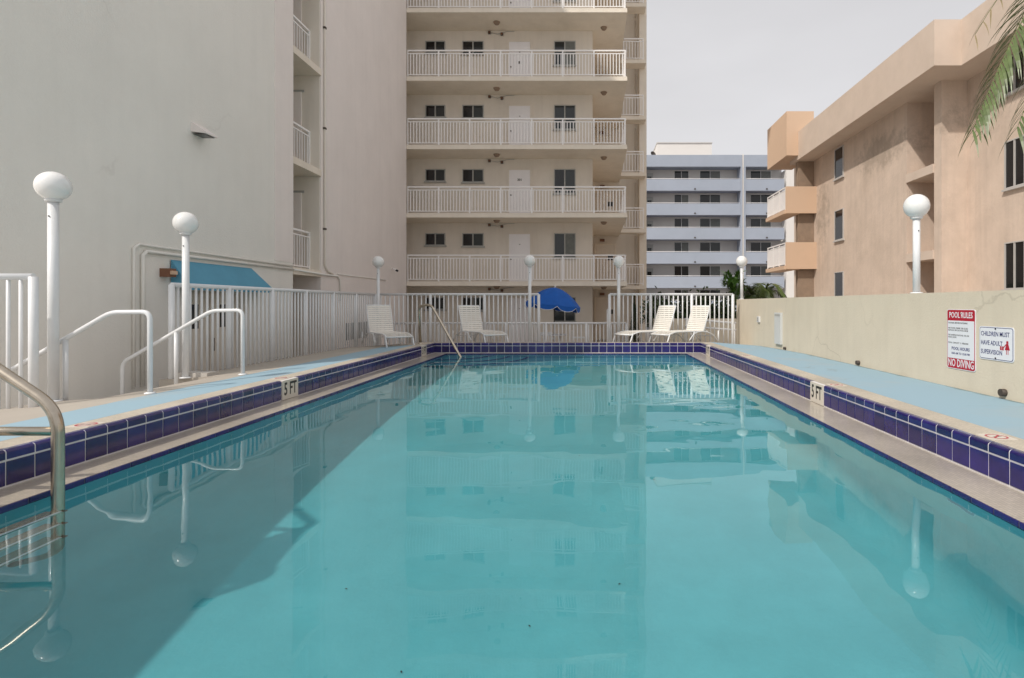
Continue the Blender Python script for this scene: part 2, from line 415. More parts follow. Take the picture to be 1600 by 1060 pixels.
# pool edge: ledge, face tiles, coping ---------------------------------
TW = .19
def tile_mesh(name, w, h, d=.0065, b=.0025):
    # face towards +X, width along Y, height along Z
    a, c = w / 2, h / 2
    vs = [(-.004, -a, -c), (-.004, a, -c), (-.004, a, c), (-.004, -a, c),
          (d - b * .6, -a, -c), (d - b * .6, a, -c), (d - b * .6, a, c), (d - b * .6, -a, c),
          (d, -a + b, -c + b), (d, a - b, -c + b), (d, a - b, c - b), (d, -a + b, c - b)]
    fs = [(8, 9, 10, 11)]
    for i in range(4):
        j = (i + 1) % 4; fs += [(i, j, 4 + j, 4 + i), (4 + i, 4 + j, 8 + j, 8 + i)]
    return MB().add(vs, fs).mesh(name, 'tile_blue')
G = .011
face_me = tile_mesh('face_tile', TW - G, .152)
wl_me = tile_mesh('waterline_tile', TW - G, .058)
def trim():
    a = (TW - G) / 2; p = [(-.004, -.030), (.0065, -.030)]
    for i in range(6):
        t = pi / 2 * i / 5; p.append((.0065 - .022 + .022 * cos(t), .012 + .022 * sin(t)))
    p += [(-.045, .034), (-.045, .030), (-.004, .028)]
    m = MB().prism(p, 'y', -a, a).mesh('trim_tile', 'tile_blue')
    return m
trim_me = trim()
def edge(label_side, y0, y1, place, skip=()):
    """place(s, out, z) -> point; out is metres away from the water"""
    root = bpy.data.objects.new('pool_edge', None); COL.objects.link(root); root['kind'] = 'structure'
    return root
def lay(root, n, start, fn, rz, skip=(), wl=True):
    for i in range(n):
        s = start + (i + .5) * TW
        if not any(a < s < b for a, b in skip):
            jit = lambda: random.uniform(-.004, .004)
            link('face_tile', face_me, root, fn(s, 0, .118), (jit(), jit(), rz + jit()))
            link('trim_tile', trim_me, root, fn(s, 0, .238), (0, 0, rz))
for side in ('left', 'right', 'far'):
    root = bpy.data.objects.new('pool_edge', None); COL.objects.link(root); root['kind'] = 'structure'
    if side == 'left':
        xf, rz = -3.73, 0
        box('edge_wall', 'grout', root, -3.98, xf, YN - .6, 13.9, -.3, .262)
        box('ledge', 'mosaic_wet', root, xf, XL - .012, YN, 13.6, -.3, .030)
        box('coping', 'mosaic_dry', root, -4.0, xf - .035, YN - .6, 13.9, .20, .2695)
        box('waterline_backing', 'dark_grout', root, XL - .012, XL - .003, YN, YF, -.3, .026)
        fn = lambda s, o, z: (xf, s, z); wf = lambda s: (XL - .006, s, -.001); sk = [(6.83, 7.21), (12.53, 12.91)]
        n, st = 60, 2.08
    elif side == 'right':
        xf, rz = 2.70, pi
        box('edge_wall', 'grout', root, xf, 2.98, YN - .6, 13.9, -.3, .262)
        box('ledge', 'mosaic_wet', root, XR + .012, xf, YN, 13.6, -.3, .030)
        box('coping', 'mosaic_dry', root, xf + .035, 3.0, YN - .6, 13.9, .20, .2695)
        box('waterline_backing', 'dark_grout', root, XR + .003, XR + .012, YN, YF, -.3, .026)
        fn = lambda s, o, z: (xf, s, z); wf = lambda s: (XR + .006, s, -.001); sk = [(6.46, 6.84), (12.54, 12.92)]
        n, st = 61, 1.90
    else:
        yf, rz = 13.61, -pi / 2
        box('edge_wall', 'grout', root, -3.73, 2.70, yf, 13.88, -.3, .262)
        box('ledge', 'mosaic_wet', root, XL - .011, XR + .011, YF + .012, yf, -.3, .030)
        box('coping', 'mosaic_dry', root, -3.765, 2.735, yf + .035, 13.90, .20, .2695)
        box('waterline_backing', 'dark_grout', root, XL - .003, XR + .003, YF + .003, YF + .012, -.3, .026)
        fn = lambda s, o, z: (s, yf, z); wf = lambda s: (s, YF + .006, -.001); sk = []
        n, st = 34, -3.745
    lay(root, n, st, fn, rz, sk)
    # rounded mortar bed under the trim row, and the cut tile in the corner
    pg = [(-.02, -.036), (.0035, -.036)] + [(.0035 - .020 + .020 * cos(pi / 2 * i / 5), .011 + .020 * sin(pi / 2 * i / 5)) for i in range(6)] + [(-.045, .031), (-.045, -.036)]
    if side == 'far': bd = MB().prism(pg, 'y', -3.22, 3.22).build('mortar_bed', 'grout', root, loc=(-.515, yf, .238), rot=(0, 0, rz))
    else:
        bd = MB().prism(pg, 'y', -7.7, 7.7).build('mortar_bed', 'grout', root, loc=(xf, 5.9, .238), rot=(0, 0, rz))
        e0 = st + n * TW; w_ = 13.605 - e0
        for me_, z_ in ((face_me, .118), (trim_me, .238)):
            q = link(me_.name, me_, root, fn(e0 + w_ / 2, 0, z_), (0, 0, rz)); q.scale = (1, w_ / TW, 1)
    n2, st2 = (n, st) if side != 'far' else (29, XL + .06)
    for i in range(n2):
        s = st2 + (i + .5) * TW
        if side != 'far' and s > YF - .05: continue
        link('waterline_tile', wl_me, root, wf(s), (0, 0, rz))
    # depth markers set in the face
    if side == 'left':
        for (a, b, tx) in ((6.835, 7.205, '5 FT'), (12.535, 12.905, '3 FT')):
            o = box('depth_marker', 'marker_white', root, xf - .01, xf + .012, a, b, .035, .268)
            o['label'] = 'white depth tile reading ' + tx
            text(tx, .215, 'ink_black', o, (xf + .0125, (a + b) / 2, .155), (R(90), 0, R(90)), bold=.02, sx=.74)
    if side == 'right':
        for (a, b, tx) in ((6.465, 6.835, '5 FT'), (12.545, 12.915, '3 FT')):
            o = box('depth_marker', 'marker_white', root, xf - .012, xf + .01, a, b, .035, .268)
            o['label'] = 'white depth tile reading ' + tx
            text(tx, .215, 'ink_black', o, (xf - .0125, (a + b) / 2, .155), (R(90), 0, R(-90)), bold=.02, sx=.74)
    # no-diving markers let into the coping
    mk = {'left': [(-3.88, 4.35), (-3.88, 7.1), (-3.88, 10.6)], 'right': [(2.86, 3.95), (2.86, 6.5), (2.86, 10.2)], 'far': [(-1.0, 13.76)]}[side]
    for (x, y) in mk:
        o = box('no_diving_marker', 'marker_white', root, x - .085, x + .085, y - .085, y + .085, .262, .2735)
        ring = MB()
        seg = 24; vs = []; fs = []
        for i in range(seg):
            a = 2 * pi * i / seg
            vs += [(x + .07 * cos(a), y + .07 * sin(a), .2742), (x + .056 * cos(a), y + .056 * sin(a), .2742)]
        for i in range(seg):
            j = (i + 1) % seg; fs.append((2 * i, 2 * i + 1, 2 * j + 1, 2 * j))
        ring.add(vs, fs)
        d = .05
        ring.add([(x - d, y - d * .8, .2743), (x - d * .8, y - d, .2743), (x + d, y + d * .8, .2743), (x + d * .8, y + d, .2743)], [(0, 1, 2, 3)])
        ring.build('red_ring', 'sign_red', o)
        MB().prism([(x - .04, y - .01), (x + .01, y + .012), (x + .04, y), (x + .01, y - .008)], 'z', .2736, .2740).build('diver_symbol', 'ink_black', o)

# deck ------------------------------------------------------------------
def deck_strip(x0, x1, y0, y1, mb, nx=8, ny=40, skip=None):
    vs = []; fs = []
    for j in range(ny + 1):
        for i in range(nx + 1):
            x = x0 + (x1 - x0) * i / nx; y = y0 + (y1 - y0) * j / ny
            vs.append((x, y, zdeck(x, y)))
    for j in range(ny):
        for i in range(nx):
            a = j * (nx + 1) + i; fs.append((a, a + 1, a + nx + 2, a + nx + 1))
    mb.add(vs, fs, False)
    # skirts down to the ground on the outer sides
    for (xa, ya, xb, yb) in ((x0, y0, x0, y1), (x1, y0, x1, y1), (x0, y0, x1, y0), (x0, y1, x1, y1)):
        mb.add([(xa, ya, GZ), (xb, yb, GZ), (xb, yb, zdeck(xb, yb)), (xa, ya, zdeck(xa, ya))], [(0, 1, 2, 3)])
dk = MB()
deck_strip(-5.95, -4.0, -2.0, 6.12, dk)
deck_strip(-5.28, -4.0, 6.12, 8.02, dk)
deck_strip(-6.12, -4.0, 8.02, 13.9, dk)
deck_strip(-6.12, 4.25, 13.9, 15.95, dk, 24, 8)
deck_strip(3.0, 4.25, -2.0, 13.9, dk)
deck_strip(-4.0, 3.0, -3.5, -1.9, dk, 4, 4)
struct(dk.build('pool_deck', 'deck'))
# side stairs down to the passage
stp = struct(link('side_steps', None))
for i in range(4):
    z1 = .17 - .155 * (i + 1)
    box('step', 'concrete', stp, -5.28 - .30 * (i + 1), -5.281 - .30 * i, 6.14, 8.0, GZ, z1)
box('kerb_block', 'concrete', stp, -5.9, -5.45, 8.04, 8.3, .10, .22)
# gate steps at the far side
for i in range(4):
    z1 = .10 - .15 * (i + 1)
    box('step', 'concrete', stp, -1.25, .55, 15.951 + .3 * i, 15.95 + .3 * (i + 1), GZ, z1)

# ------------------------------------------------------------------ buildings
RAILB = .12
def railing(parent, p0, p1, z, h=1.05, posts=None, second=True, mtl='white_rail', nm='railing', r=.024, post_r=.028, bal=.015):
    """straight balcony railing from p0 to p1 (x,y) standing on level z"""
    p0 = Vector((*p0, 0)); p1 = Vector((*p1, 0)); L = (p1 - p0).length; d = (p1 - p0) / L; nrm = Vector((-d.y, d.x, 0))
    def bar(mb, a, b, za, zb, w):
        c0 = p0 + d * a; c1 = p0 + d * b
        vs = []
        for zz in (za, zb):
            for c, s in ((c0, -1), (c0, 1), (c1, 1), (c1, -1)):
                vs.append((c.x + nrm.x * w * s, c.y + nrm.y * w * s, zz))
        mb.add(vs, [(0, 3, 2, 1), (4, 5, 6, 7), (0, 1, 5, 4), (1, 2, 6, 5), (2, 3, 7, 6), (3, 0, 4, 7)])
    mb = MB(); bar(mb, 0, L, z + h - .045, z + h, r + .006)
    rl = mb.build(nm, mtl, parent)
    if second: mb = MB(); bar(mb, 0, L, z + h - .155, z + h - .125, r * .7); mb.build('mid_rail', mtl, rl)
    mb = MB(); bar(mb, 0, L, z + .07, z + .10, r * .7); mb.build('bottom_rail', mtl, rl)
    posts = posts if posts is not None else [0, L]
    for a in posts:
        mb = MB(); bar(mb, max(0, a - post_r), min(L, a + post_r), z, z + h - .046, post_r); mb.build('post', mtl, rl)
    mb = MB(); n = int(L / RAILB)
    for i in range(1, n):
        a = L * i / n
        if min(abs(a - q) for q in posts) > .04: bar(mb, a - bal, a + bal, z + .101, z + (h - .156 if second else h - .046), bal)
    if n > 1: mb.build('balusters', mtl, rl, kind='stuff')
    return rl

def window(parent, x0, x1, z0, z1, y, fr='frame_grey', panes=2, face=-1, depth=.05, mats=('window_glass', 'window_glass'), sill=True):
    """sliding window on a wall that faces -Y at y"""
    w = .035
    f = MB().box(x0, x1, y - depth, y + .02, z1 - w, z1).box(x0, x1, y - depth, y + .02, z0, z0 + w)
    f.box(x0, x0 + w, y - depth, y + .02, z0 + w, z1 - w).box(x1 - w, x1, y - depth, y + .02, z0 + w, z1 - w)
    xs = [x0 + (x1 - x0) * i / panes for i in range(1, panes)]
    for x in xs: f.box(x - w * .7, x + w * .7, y - depth - .002, y + .02, z0 + w, z1 - w)
    wn = f.build('window', fr, parent)
    edges = [x0 + w] + xs + [x1 - w]
    for i in range(panes):
        box('pane', mats[i % len(mats)], wn, edges[i] + (.0245 if i else 0), edges[i + 1] - (.0245 if i < panes - 1 else 0), y - .02, y - .012, z0 + w, z1 - w)
    if sill: box('sill', fr, wn, x0 - .05, x1 + .05, y - .09, y, z0 - .055, z0 - .003)
    return wn

def window_x(parent, y0, y1, z0, z1, x, fr='frame_mid', panes=2, w=.035):
    """window on a wall that faces -X at x"""
    f = MB().box(x - .05, x + .02, y0, y1, z1 - w, z1).box(x - .05, x + .02, y0, y1, z0, z0 + w)
    f.box(x - .05, x + .02, y0, y0 + w, z0 + w, z1 - w).box(x - .05, x + .02, y1 - w, y1, z0 + w, z1 - w)
    ys = [y0 + (y1 - y0) * i / panes for i in range(1, panes)]
    for q in ys: f.box(x - .052, x + .02, q - w / 2, q + w / 2, z0 + w, z1 - w)
    wn = f.build('window', fr, parent)
    e = [y0 + w] + ys + [y1 - w]
    for i in range(panes): box('pane', 'glass_dark', wn, x - .02, x - .012, e[i] + .026 * bool(i), e[i + 1] - .026 * (i < panes - 1), z0 + w, z1 - w)
    box('sill', fr, wn, x - .09, x, y0 - .05, y1 + .05, z0 - .06, z0 - .003)

FL = [GZ] + [2.1 + 2.67 * k for k in range(7)]     # floor levels
TOP = 21.0
XW = -7.12
# ---- wing along the left
wing = thing('apartment_wing', 'tall grey cream stucco building wing rising blank along the left side of the pool', 'building', (XW, 12, GZ))
wing.location = (0, 0, 0)
YA0, YA1, YB0, YB1 = 6.7, 13.55, 14.96, 21.98
DR = (9.95, 11.75, 1.45)        # doorway under the awning
mb = MB().box(-16, XW, YA0, DR[0], GZ, TOP).box(-16, XW, DR[1], YA1, GZ, TOP).box(-16, XW, DR[0], DR[1], DR[2], TOP).box(-16, XW - .25, DR[0], DR[1], GZ, DR[2])
mb.build('near_wall', 'stucco_grey', wing)
MB().box(-16, XW, YB0, YB1, GZ, TOP).build('far_wall', 'stucco_pink', wing)
MB().box(-16, -9.6, YA1, YB0, GZ, TOP).build('recess_wall', 'tower_wall', wing)
MB().box(-16.2, XW + .06, YA0 - .1, YB1, TOP + .001, TOP + .5).build('parapet', 'slab_paint', wing)
for i in range(2):
    y0 = DR[0] + .03 + i * .88
    d = box('door', 'tower_wall', wing, XW - .24, XW - .19, y0, y0 + .86, GZ + .02, DR[2] - .03)
    box('glazing', 'glass_dark', d, XW - .189, XW - .183, y0 + .3, y0 + .56, .75, 1.2)
    MB().tube([(XW - .16, y0 + (.78 if i == 0 else .08), z) for z in (.3, .55)], .012, 6).build('handle', 'dark_metal', d)
for k in range(1, 8):
    z = FL[k]
    box('floor_slab', 'slab_paint', wing, -9.6, XW + .02, YA1 + .001, YB0 - .001, z - .17, z)
    railing(wing, (XW - .30, YA1), (XW - .30, YB0), z, 1.02, [0, 1.41 - .03], second=True, bal=.010)
    d = box('door', 'stucco_pink', wing, -8.55, -7.62, YB0 - .05, YB0, z, z + 2.06)
    box('return_wall', 'tower_wall', wing, -9.599, XW - .03, YB0 - .012, YB0 - .0, z, z + 2.49)
    box('door_plaque', 'ink_black', d, -8.04, -7.90, YB0 - .06, YB0 - .051, z + 1.40, z + 1.58)
    MB().box(-8.62, -7.55, YB0 - .03, YB0, z + 2.06, z + 2.12).build('door_frame', 'frame_grey', d)
d = box('door', 'tower_wall', wing, -8.55, -7.62, YB0 - .05, YB0, GZ, GZ + 2.06)
# conduits, hood, lamp, camera on the wing
box('corner_pilaster', 'stucco_pink', wing, XW, XW + .012, 12.75, 13.548, 2.2, TOP - .01)
def cpart(nm, pts, r, m='stucco_grey'): return MB().tube(pts, r, 8).build(nm, m, wing)
cpart('conduit', [(XW + .035, 8.95, -.1), (XW + .035, 8.95, 1.98), (XW + .035, 9.02, 2.05), (XW + .035, 13.5, 2.05)], .030)
cpart('conduit', [(XW + .03, 8.78, -.1), (XW + .03, 8.78, 2.08), (XW + .03, 8.88, 2.15), (XW + .03, 13.5, 2.12)], .022)
cpart('conduit', [(XW + .03, 13.52, 2.04), (XW + .05, 14.9, 2.0), (XW + .03, 15.9, 2.0), (XW + .03, 16.05, 1.9), (XW + .03, 16.05, 1.3)], .026)
cpart('downpipe', [(XW + .03, 15.12, 18), (XW + .03, 15.12, 2.25), (XW + .03, 15.3, 2.1), (XW + .03, 15.6, 2.03)], .026, 'tower_wall')
cpart('conduit', [(XW + .02, 15.9, 2.06), (XW + .02, 19.7, 2.05)], .014)
for z in (3.2, 5.9, 8.6): box('pipe_clip', 'dark_metal', wing, XW, XW + .065, 15.08, 15.16, z, z + .05)
v = MB(); v.prism([(XW, 4.48), (XW + .26, 4.30), (XW + .26, 4.27), (XW, 4.30)], 'y', 10.08, 10.42); v.build('vent_hood', 'stucco_pink', wing)
box('vent_opening', 'glass_dark', wing, XW + .01, XW + .22, 10.12, 10.38, 4.262, 4.269)
lp = box('wall_lamp', 'brown_lamp', wing, XW, XW + .16, 9.34, 9.50, 1.66, 1.80)
box('lamp_lens', 'orange_trim', lp, XW + .03, XW + .20, 9.36, 9.48, 1.70, 1.76)
cm = MB().tube([(XW, 20.4, 2.52), (XW + .12, 20.3, 2.46), (XW + .24, 20.15, 2.42)], .035, 8).build('security_camera', 'white_rail', wing)
MB().tube([(XW + .235, 20.16, 2.42), (XW + .29, 20.10, 2.40)], .04, 8).build('lens', 'ink_black', cm)
# ground-level dark louvre panels low on the far wall
for y0 in (16.5, 17.4):
    gmb = MB()
    for i in range(6): gmb.box(XW, XW + .02, y0 + i * .12, y0 + i * .12 + .05, .15, .65)
    gmb.build('louvre', 'glass_dark', wing, kind='stuff')
aw = thing('awning', 'blue fabric awning over the doorway in the grey wall behind the white fence', 'awning', (XW, 10.7, 1))
aw.location = (0, 0, 0)
xo = XW + .30
MB().add([(XW + .02, 9.57, 1.96), (XW + .02, 11.85, 1.96), (xo, 12.20, 1.52), (xo, 9.60, 1.52)], [(0, 1, 2, 3)]).add(
    [(XW + .02, 9.575, 1.945), (XW + .02, 11.845, 1.945), (xo - .01, 12.19, 1.51), (xo - .01, 9.61, 1.51)], [(0, 1, 2, 3)]).build('canopy', 'awning_blue', aw)
MB().add([(XW + .02, 9.57, 1.96), (xo, 9.60, 1.52), (XW + .02, 9.57, 1.52)], [(0, 1, 2)]).build('side_panel', 'awning_blue', aw)
MB().add([(XW + .02, 11.85, 1.96), (xo, 12.20, 1.52), (XW + .02, 12.20, 1.52)], [(0, 1, 2)]).build('side_panel', 'awning_blue', aw)
MB().box(xo - .002, xo + .004, 9.6, 12.2, 1.45, 1.519).build('valance', 'awning_blue', aw)
MB().tube([(XW + .01, 9.62, 1.5), (xo - .02, 9.62, 1.5), (xo - .02, 12.18, 1.5), (XW + .01, 12.18, 1.5)], .012, 6).build('frame', 'frame_grey', aw)

# ---- tower across the end
tower = thing('apartment_tower', 'cream apartment tower with stacked open walkways and white railings beyond the pool', 'building')
YT, YTW = 22.0, 23.5
MB().box(-16, .16, YTW, 34, GZ, TOP).build('front_wall', 'tower_wall', tower)
MB().box(.161, 2.45, 28, 34, GZ, TOP).build('rear_wall', 'tower_wall', tower)
MB().box(2.45, 2.80, 27.3, 34, GZ, TOP).build('corner_fin', 'slab_paint', tower)
for k, z in enumerate(FL):
    if k:
        s_ = MB().prism([(-12, YT), (1.5, YT), (1.5, 28 - .001), (.161, 28 - .001), (.161, YTW - .001), (-12, YTW - .001)], 'z', z - .17, z)
        s_.build('walkway_slab', 'slab_paint', tower)
        box('drip_edge', 'slab_paint', tower, XW + .006, 1.503, YT - .012, YT + .02, z - .174, z - .12)
        box('balcony_slab', 'slab_paint', tower, 1.503, 2.70, 26.62, 27.29, z - .17, z)
        pz = [.0, 1.22, 2.435, 3.65, 4.865, 6.08, 7.30, 8.52]
        railing(tower, (XW + .02, YT + .06), (XW + .02 + 8.54, YT + .06), z, 1.05, pz[:-1] + [8.52])
        railing(tower, (1.44, YT + .10), (1.44, 26.6), z, 1.05, [1.2, 2.4, 3.6, 4.45])
        railing(tower, (1.52, 26.68), (2.60, 26.68), z, 1.02, [1.06])
        for px, py in ((-3.72, 22.75), (.62, 23.2)):
            lt = MB().lathe([(.0, -.12), (.08, -.10), (.12, -.04), (.14, 0)], 12, (px, py, z - .172)).build('ceiling_light', 'brown_wall', tower)
    zz = z
    mset = [('window_glass', 'window_glass'), ('window_glass', 'curtain'), ('glass_dark', 'window_glass')][k % 3]
    window(tower, -6.81, -5.98, zz + 1.56, zz + 2.07, YTW, mats=('glass_dark', 'window_glass'))
    window(tower, -5.27, -4.38, zz + 1.52, zz + 2.07, YTW, mats=('glass_dark', 'window_glass'))
    window(tower, -1.45, -.55, zz + 1.05, zz + 2.07, YTW, mats=mset)
    d = box('door', 'door_white', tower, -3.32, -2.45, YTW - .035, YTW, zz + .01, zz + 2.03)
    MB().box(-3.40, -3.322, YTW - .05, YTW, zz, zz + 2.10).box(-2.448, -2.37, YTW - .05, YTW, zz, zz + 2.10).box(-3.322, -2.448, YTW - .05, YTW, zz + 2.032, zz + 2.10).build('door_frame', 'tower_wall', d)
    MB().tube([(-3.24, YTW - .035, zz + .98), (-3.24, YTW - .09, zz + .98)], .025, 8).build('handle', 'dark_metal', d)
    if k == 2: text('301', .13, 'ink_black', d, (-2.88, YTW - .037, zz + 1.62), (R(90), 0, 0), bold=.03)
    else: MB().box(-2.91, -2.85, YTW - .042, YTW - .036, zz + 1.58, zz + 1.62).build('peephole_plate', 'frame_grey', d)
    if k == 4: MB().box(-2.95, -2.87, YTW - .05, YTW - .036, zz + 1.12, zz + 1.22).build('door_knocker', 'dark_metal', d)
    for px, pz_ in ((-4.14, 2.36), (-3.62, 2.30)):
        wl = MB().box(px - .05, px + .05, YTW - .09, YTW, zz + pz_, zz + pz_ + .10).build('wall_lamp', 'dark_metal', tower)
        box('lamp_lens', 'brown_lamp', wl, px - .035, px + .035, YTW - .10, YTW - .091, zz + pz_ + .01, zz + pz_ + .08)
    MB().tube([(-4.1, YTW - .02, zz + 2.42), (-3.8, YTW - .03, zz + 2.36), (-3.4, YTW - .02, zz + 2.47), (-3.1, YTW - .02, zz + 2.48)], .010, 6).build('conduit', 'frame_grey', tower)
    d = box('door', 'tower_wall', tower, .36, 1.28, 27.95, 28, zz + .01, zz + 2.05)
    box('door_plaque', 'ink_black', d, .95, 1.20, 27.93, 27.949, zz + 1.30, zz + 1.52)
    MB().box(.28, .358, 27.93, 28, zz, zz + 2.12).box(1.282, 1.36, 27.93, 28, zz, zz + 2.12).box(.358, 1.282, 27.93, 28, zz + 2.052, zz + 2.12).build('door_frame', 'slab_paint', d)
    box('wall_lamp', 'brown_lamp', tower, .55, .78, 27.88, 28, zz + 2.22, zz + 2.34)
    MB().tube([(2.30, 27.96, zz), (2.30, 27.96, zz + 2.5)], .03, 8).build('downpipe', 'tower_wall', tower)
MB().box(-16, 2.86, YT + .0, 34.1, TOP, TOP + .8).build('parapet', 'slab_paint', tower)

# ---- periwinkle block far behind
blue = thing('apartment_block', 'distant periwinkle blue apartment block with long solid balconies, white side wall', 'building')
YB = 62.5
MB().box(6.25, 21.9, YB + 1.5, YB + 14, GZ, 17.3).build('rear_wall', 'far_wall', blue)
MB().box(21.9, 24.6, YB - .1, YB + 14, GZ, 16.2).build('side_wall', 'white_wall', blue)
MB().box(6.25, 17.03, YB, YB + 1.49, 16.5, 17.8).build('roof_parapet', 'periwinkle', blue)
MB().box(17.22, 21.7, YB, YB + 1.49, 16.5, 17.8).build('roof_parapet', 'periwinkle', blue)
MB().box(7.96, 14.3, YB + 3, YB + 9, 17.3, 19.95).build('penthouse', 'white_wall', blue)
MB().box(7.9, 14.36, YB + 2.9, YB + 9.1, 19.951, 20.05).build('penthouse_roof', 'far_wall', blue)
for x0, x1 in ((6.1, 6.3), (16.86, 17.02), (17.24, 17.40)):
    MB().box(x0, x1, YB - .03, YB + 1.5, GZ, 16.5).build('column', 'periwinkle', blue)
MB().box(17.035, 17.21, YB + .05, YB + 1.5, GZ, 17.9).build('joint_column', 'white_wall', blue)
dish = MB().lathe([(.0, 0), (.2, .05), (.35, .16)], 14).build('satellite_dish', 'dark_metal', blue, loc=(7.3, YB + 2, 18.35), rot=(R(70), 0, R(30)))
MB().tube([(7.3, YB + 2.05, 17.3), (7.3, YB + 2.05, 18.35)], .04, 6).build('dish_mast', 'dark_metal', blue)
for k in range(7):
    bt = 15.1 - 2.70 * k
    if bt < GZ + .3: break
    for x0, x1 in ((6.31, 16.85), (17.41, 21.7)):
        b0 = max(GZ, bt - 1.27)
        MB().box(x0, x1, YB, YB + .15, b0, bt).build('balcony_front', 'periwinkle', blue)
        MB().box(x0, x1, YB + .151, YB + 1.49, b0 + .02, b0 + .2).build('balcony_floor', 'soffit_blue', blue)
        MB().tube([(x0, YB + .07, bt + .08), (x1, YB + .07, bt + .08)], .03, 6).build('top_rail', 'white_rail', blue)
        MB().box((x0 + x1) / 2 - .08 + .2, (x0 + x1) / 2 + .28, YB - .06, YB, b0 + .12, b0 + .26).build('scupper', 'dark_metal', blue)
    for x0, x1, pn in ((9.7, 11.35, 2), (12.6, 14.95, 2), (18.35, 20.7, 2)):
        if bt < 2 and x0 > 18: continue
        window(blue, x0, x1, bt - .35, bt + 1.27, YB + 1.5, 'frame_white', pn, mats=('glass_dark', 'window_glass') if (k + int(x0)) % 2 else ('window_glass', 'curtain'), sill=False)
    if bt > 2:
        MB().box(6.6, 7.3, YB + 1.42, YB + 1.5, bt - .9, bt + 1.0).build('door_frame', 'frame_grey', blue)
        box('louvre', 'window_glass', blue, 6.65, 7.12, YB + 1.40, YB + 1.419, bt + .0, bt + .62)

# ---- orange block on the right
org = thing('orange_building', 'terracotta and peach stucco apartment block with heavy overhanging parapet on the right', 'building')
XO, XP, X2 = 10.9, 10.0, 11.7
mb = MB()
mb.box(XO, 22, 19.3, 27.25, GZ, 8.9)
mb.box(XO, 22, 17.4, 17.78, GZ, 8.9)
mb.box(X2, 22, 8.5, 17.399, GZ, 8.9)
mb.build('facade', 'orange_wall', org)
MB().box(12.9, 22, 17.78, 19.3, GZ, 8.9).build('recess_wall', 'orange_wall', org)
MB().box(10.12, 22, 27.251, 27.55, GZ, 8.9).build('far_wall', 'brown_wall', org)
MB().box(11.3, 22, 27.551, 31, GZ, 8.9).build('rear_wall', 'orange_wall', org)
MB().prism([(XP, 16.3), (10.78, 16.3), (10.78, 8.4), (22, 8.4), (22, 28), (XP, 28)], 'z', 8.12, 9.45).build('roof_parapet', 'orange_parapet', org)
MB().prism([(XP + .25, 16.5), (11, 16.5), (11, 8.6), (21.8, 8.6), (21.8, 27.8), (XP + .25, 27.8)], 'z', 9.45, 9.47).build('roof', 'concrete', org)
for z in (GZ + .01, 2.88, 5.60):
    box('recess_slab', 'orange_wall', org, XO + .02, 12.899, 17.782, 19.298, z - .22, z)
    box('slab_lip', 'orange_parapet', org, XO - .04, XO + .019, 17.782, 19.298, z - .24, z + .04)
for z in (2.9, 5.57, 8.32):
    if z < 8:
        b = MB().box(9.45, 10.9, 26.95, 27.07, z, z + 1.28).build('balcony_front', 'orange_trim', org)
        MB().box(9.36, 10.119, 27.0, 29.8, z - .02, z + .16).build('balcony_slab', 'orange_trim', org)
        railing(org, (9.47, 27.08), (9.47, 29.8), z + .16, 1.12, [.03, .9, 1.8, 2.69])
    else:
        MB().box(9.45, 10.75, 26.9, 29.8, 8.32, 10.43).build('roof_box', 'orange_trim', org)
for z1 in (8.02, 5.32, 2.62):
    window_x(org, 24.05, 24.9, z1 - 1.32, z1, XO, panes=1)
for z0, z1 in ((1.62, 2.93), (4.42, 5.75), (7.05, 8.06)):
    window_x(org, 13.6, 15.8, z0, z1, X2, panes=6)
    window_x(org, 9.6, 11.6, z0, z1, X2)
# mildew along the upper wall under the eave, shaped stains as thin plaster skins are avoided: see material
lampo = MB().box(12.0, 12.2, 19.2, 19.3, 1.6, 1.75).build('wall_lamp', 'dark_metal', org)

# boundary wall on the right ------------------------------------------------
bw = thing('boundary_wall', 'low cream rendered wall along the right side of the blue pool deck', 'wall')
MB().box(4.25, 4.42, -2.0, 16.2, GZ, 1.345).build('wall_body', 'cream_wall', bw)
for (y, z, r) in ((5.75, .30, .038), (8.85, .285, .034), (12.15, .255, .03)):
    o = MB().tube([(4.20, y, z), (4.30, y, z)], r, 14).build('drain_pipe', 'dark_metal', bw)
pn = thing('wall_cabinet', 'narrow pale metal panel box on the cream wall, farthest from the signs', 'box')
MB().box(4.20, 4.249, 12.35, 12.75, .32, 1.02).build('cabinet_body', 'frame_light', pn)
MB().box(4.195, 4.199, 12.38, 12.72, .94, .985).build('cabinet_strip', 'frame_grey', pn)
jb = thing('junction_box', 'tiny grey junction box on the cream wall near the white fence corner', 'box')
MB().box(4.21, 4.249, 13.95, 14.12, .76, .90).build('box_body', 'frame_white', jb)
MB().box(4.204, 4.209, 13.98, 14.09, .78, .88).build('box_cover', 'frame_grey', jb)

# signs ----------------------------------------------------------------------
def rrect(cy, cz, w, h, r, x0, x1):
    p = []
    for qx, qz, a0 in ((1, 1, 0), (-1, 1, 90), (-1, -1, 180), (1, -1, 270)):
        for i in range(5):
            a = R(a0 + 90 * i / 4); p.append((cy + qx * (w / 2 - r) + r * cos(a), cz + qz * (h / 2 - r) + r * sin(a)))
    return MB().prism(p, 'x', x0, x1)
ROT = (R(90), 0, R(-90))
sg = thing('pool_rules_sign', 'tall red and white POOL RULES sign reading NO DIVING on the cream wall', 'sign')
y0, y1, z0, z1 = 6.18, 6.67, .455, 1.145; cy = (y0 + y1) / 2; cz = (z0 + z1) / 2; x = 4.249
rrect(cy, cz, y1 - y0, z1 - z0, .03, x - .006, x).build('panel', 'sign_white', sg)
rrect(cy, cz, y1 - y0 - .016, z1 - z0 - .016, .026, x - .0075, x - .006).build('red_field', 'sign_red', sg)
rrect(cy, .795, y1 - y0 - .034, .435, .003, x - .009, x - .0075).build('white_field', 'sign_white', sg)
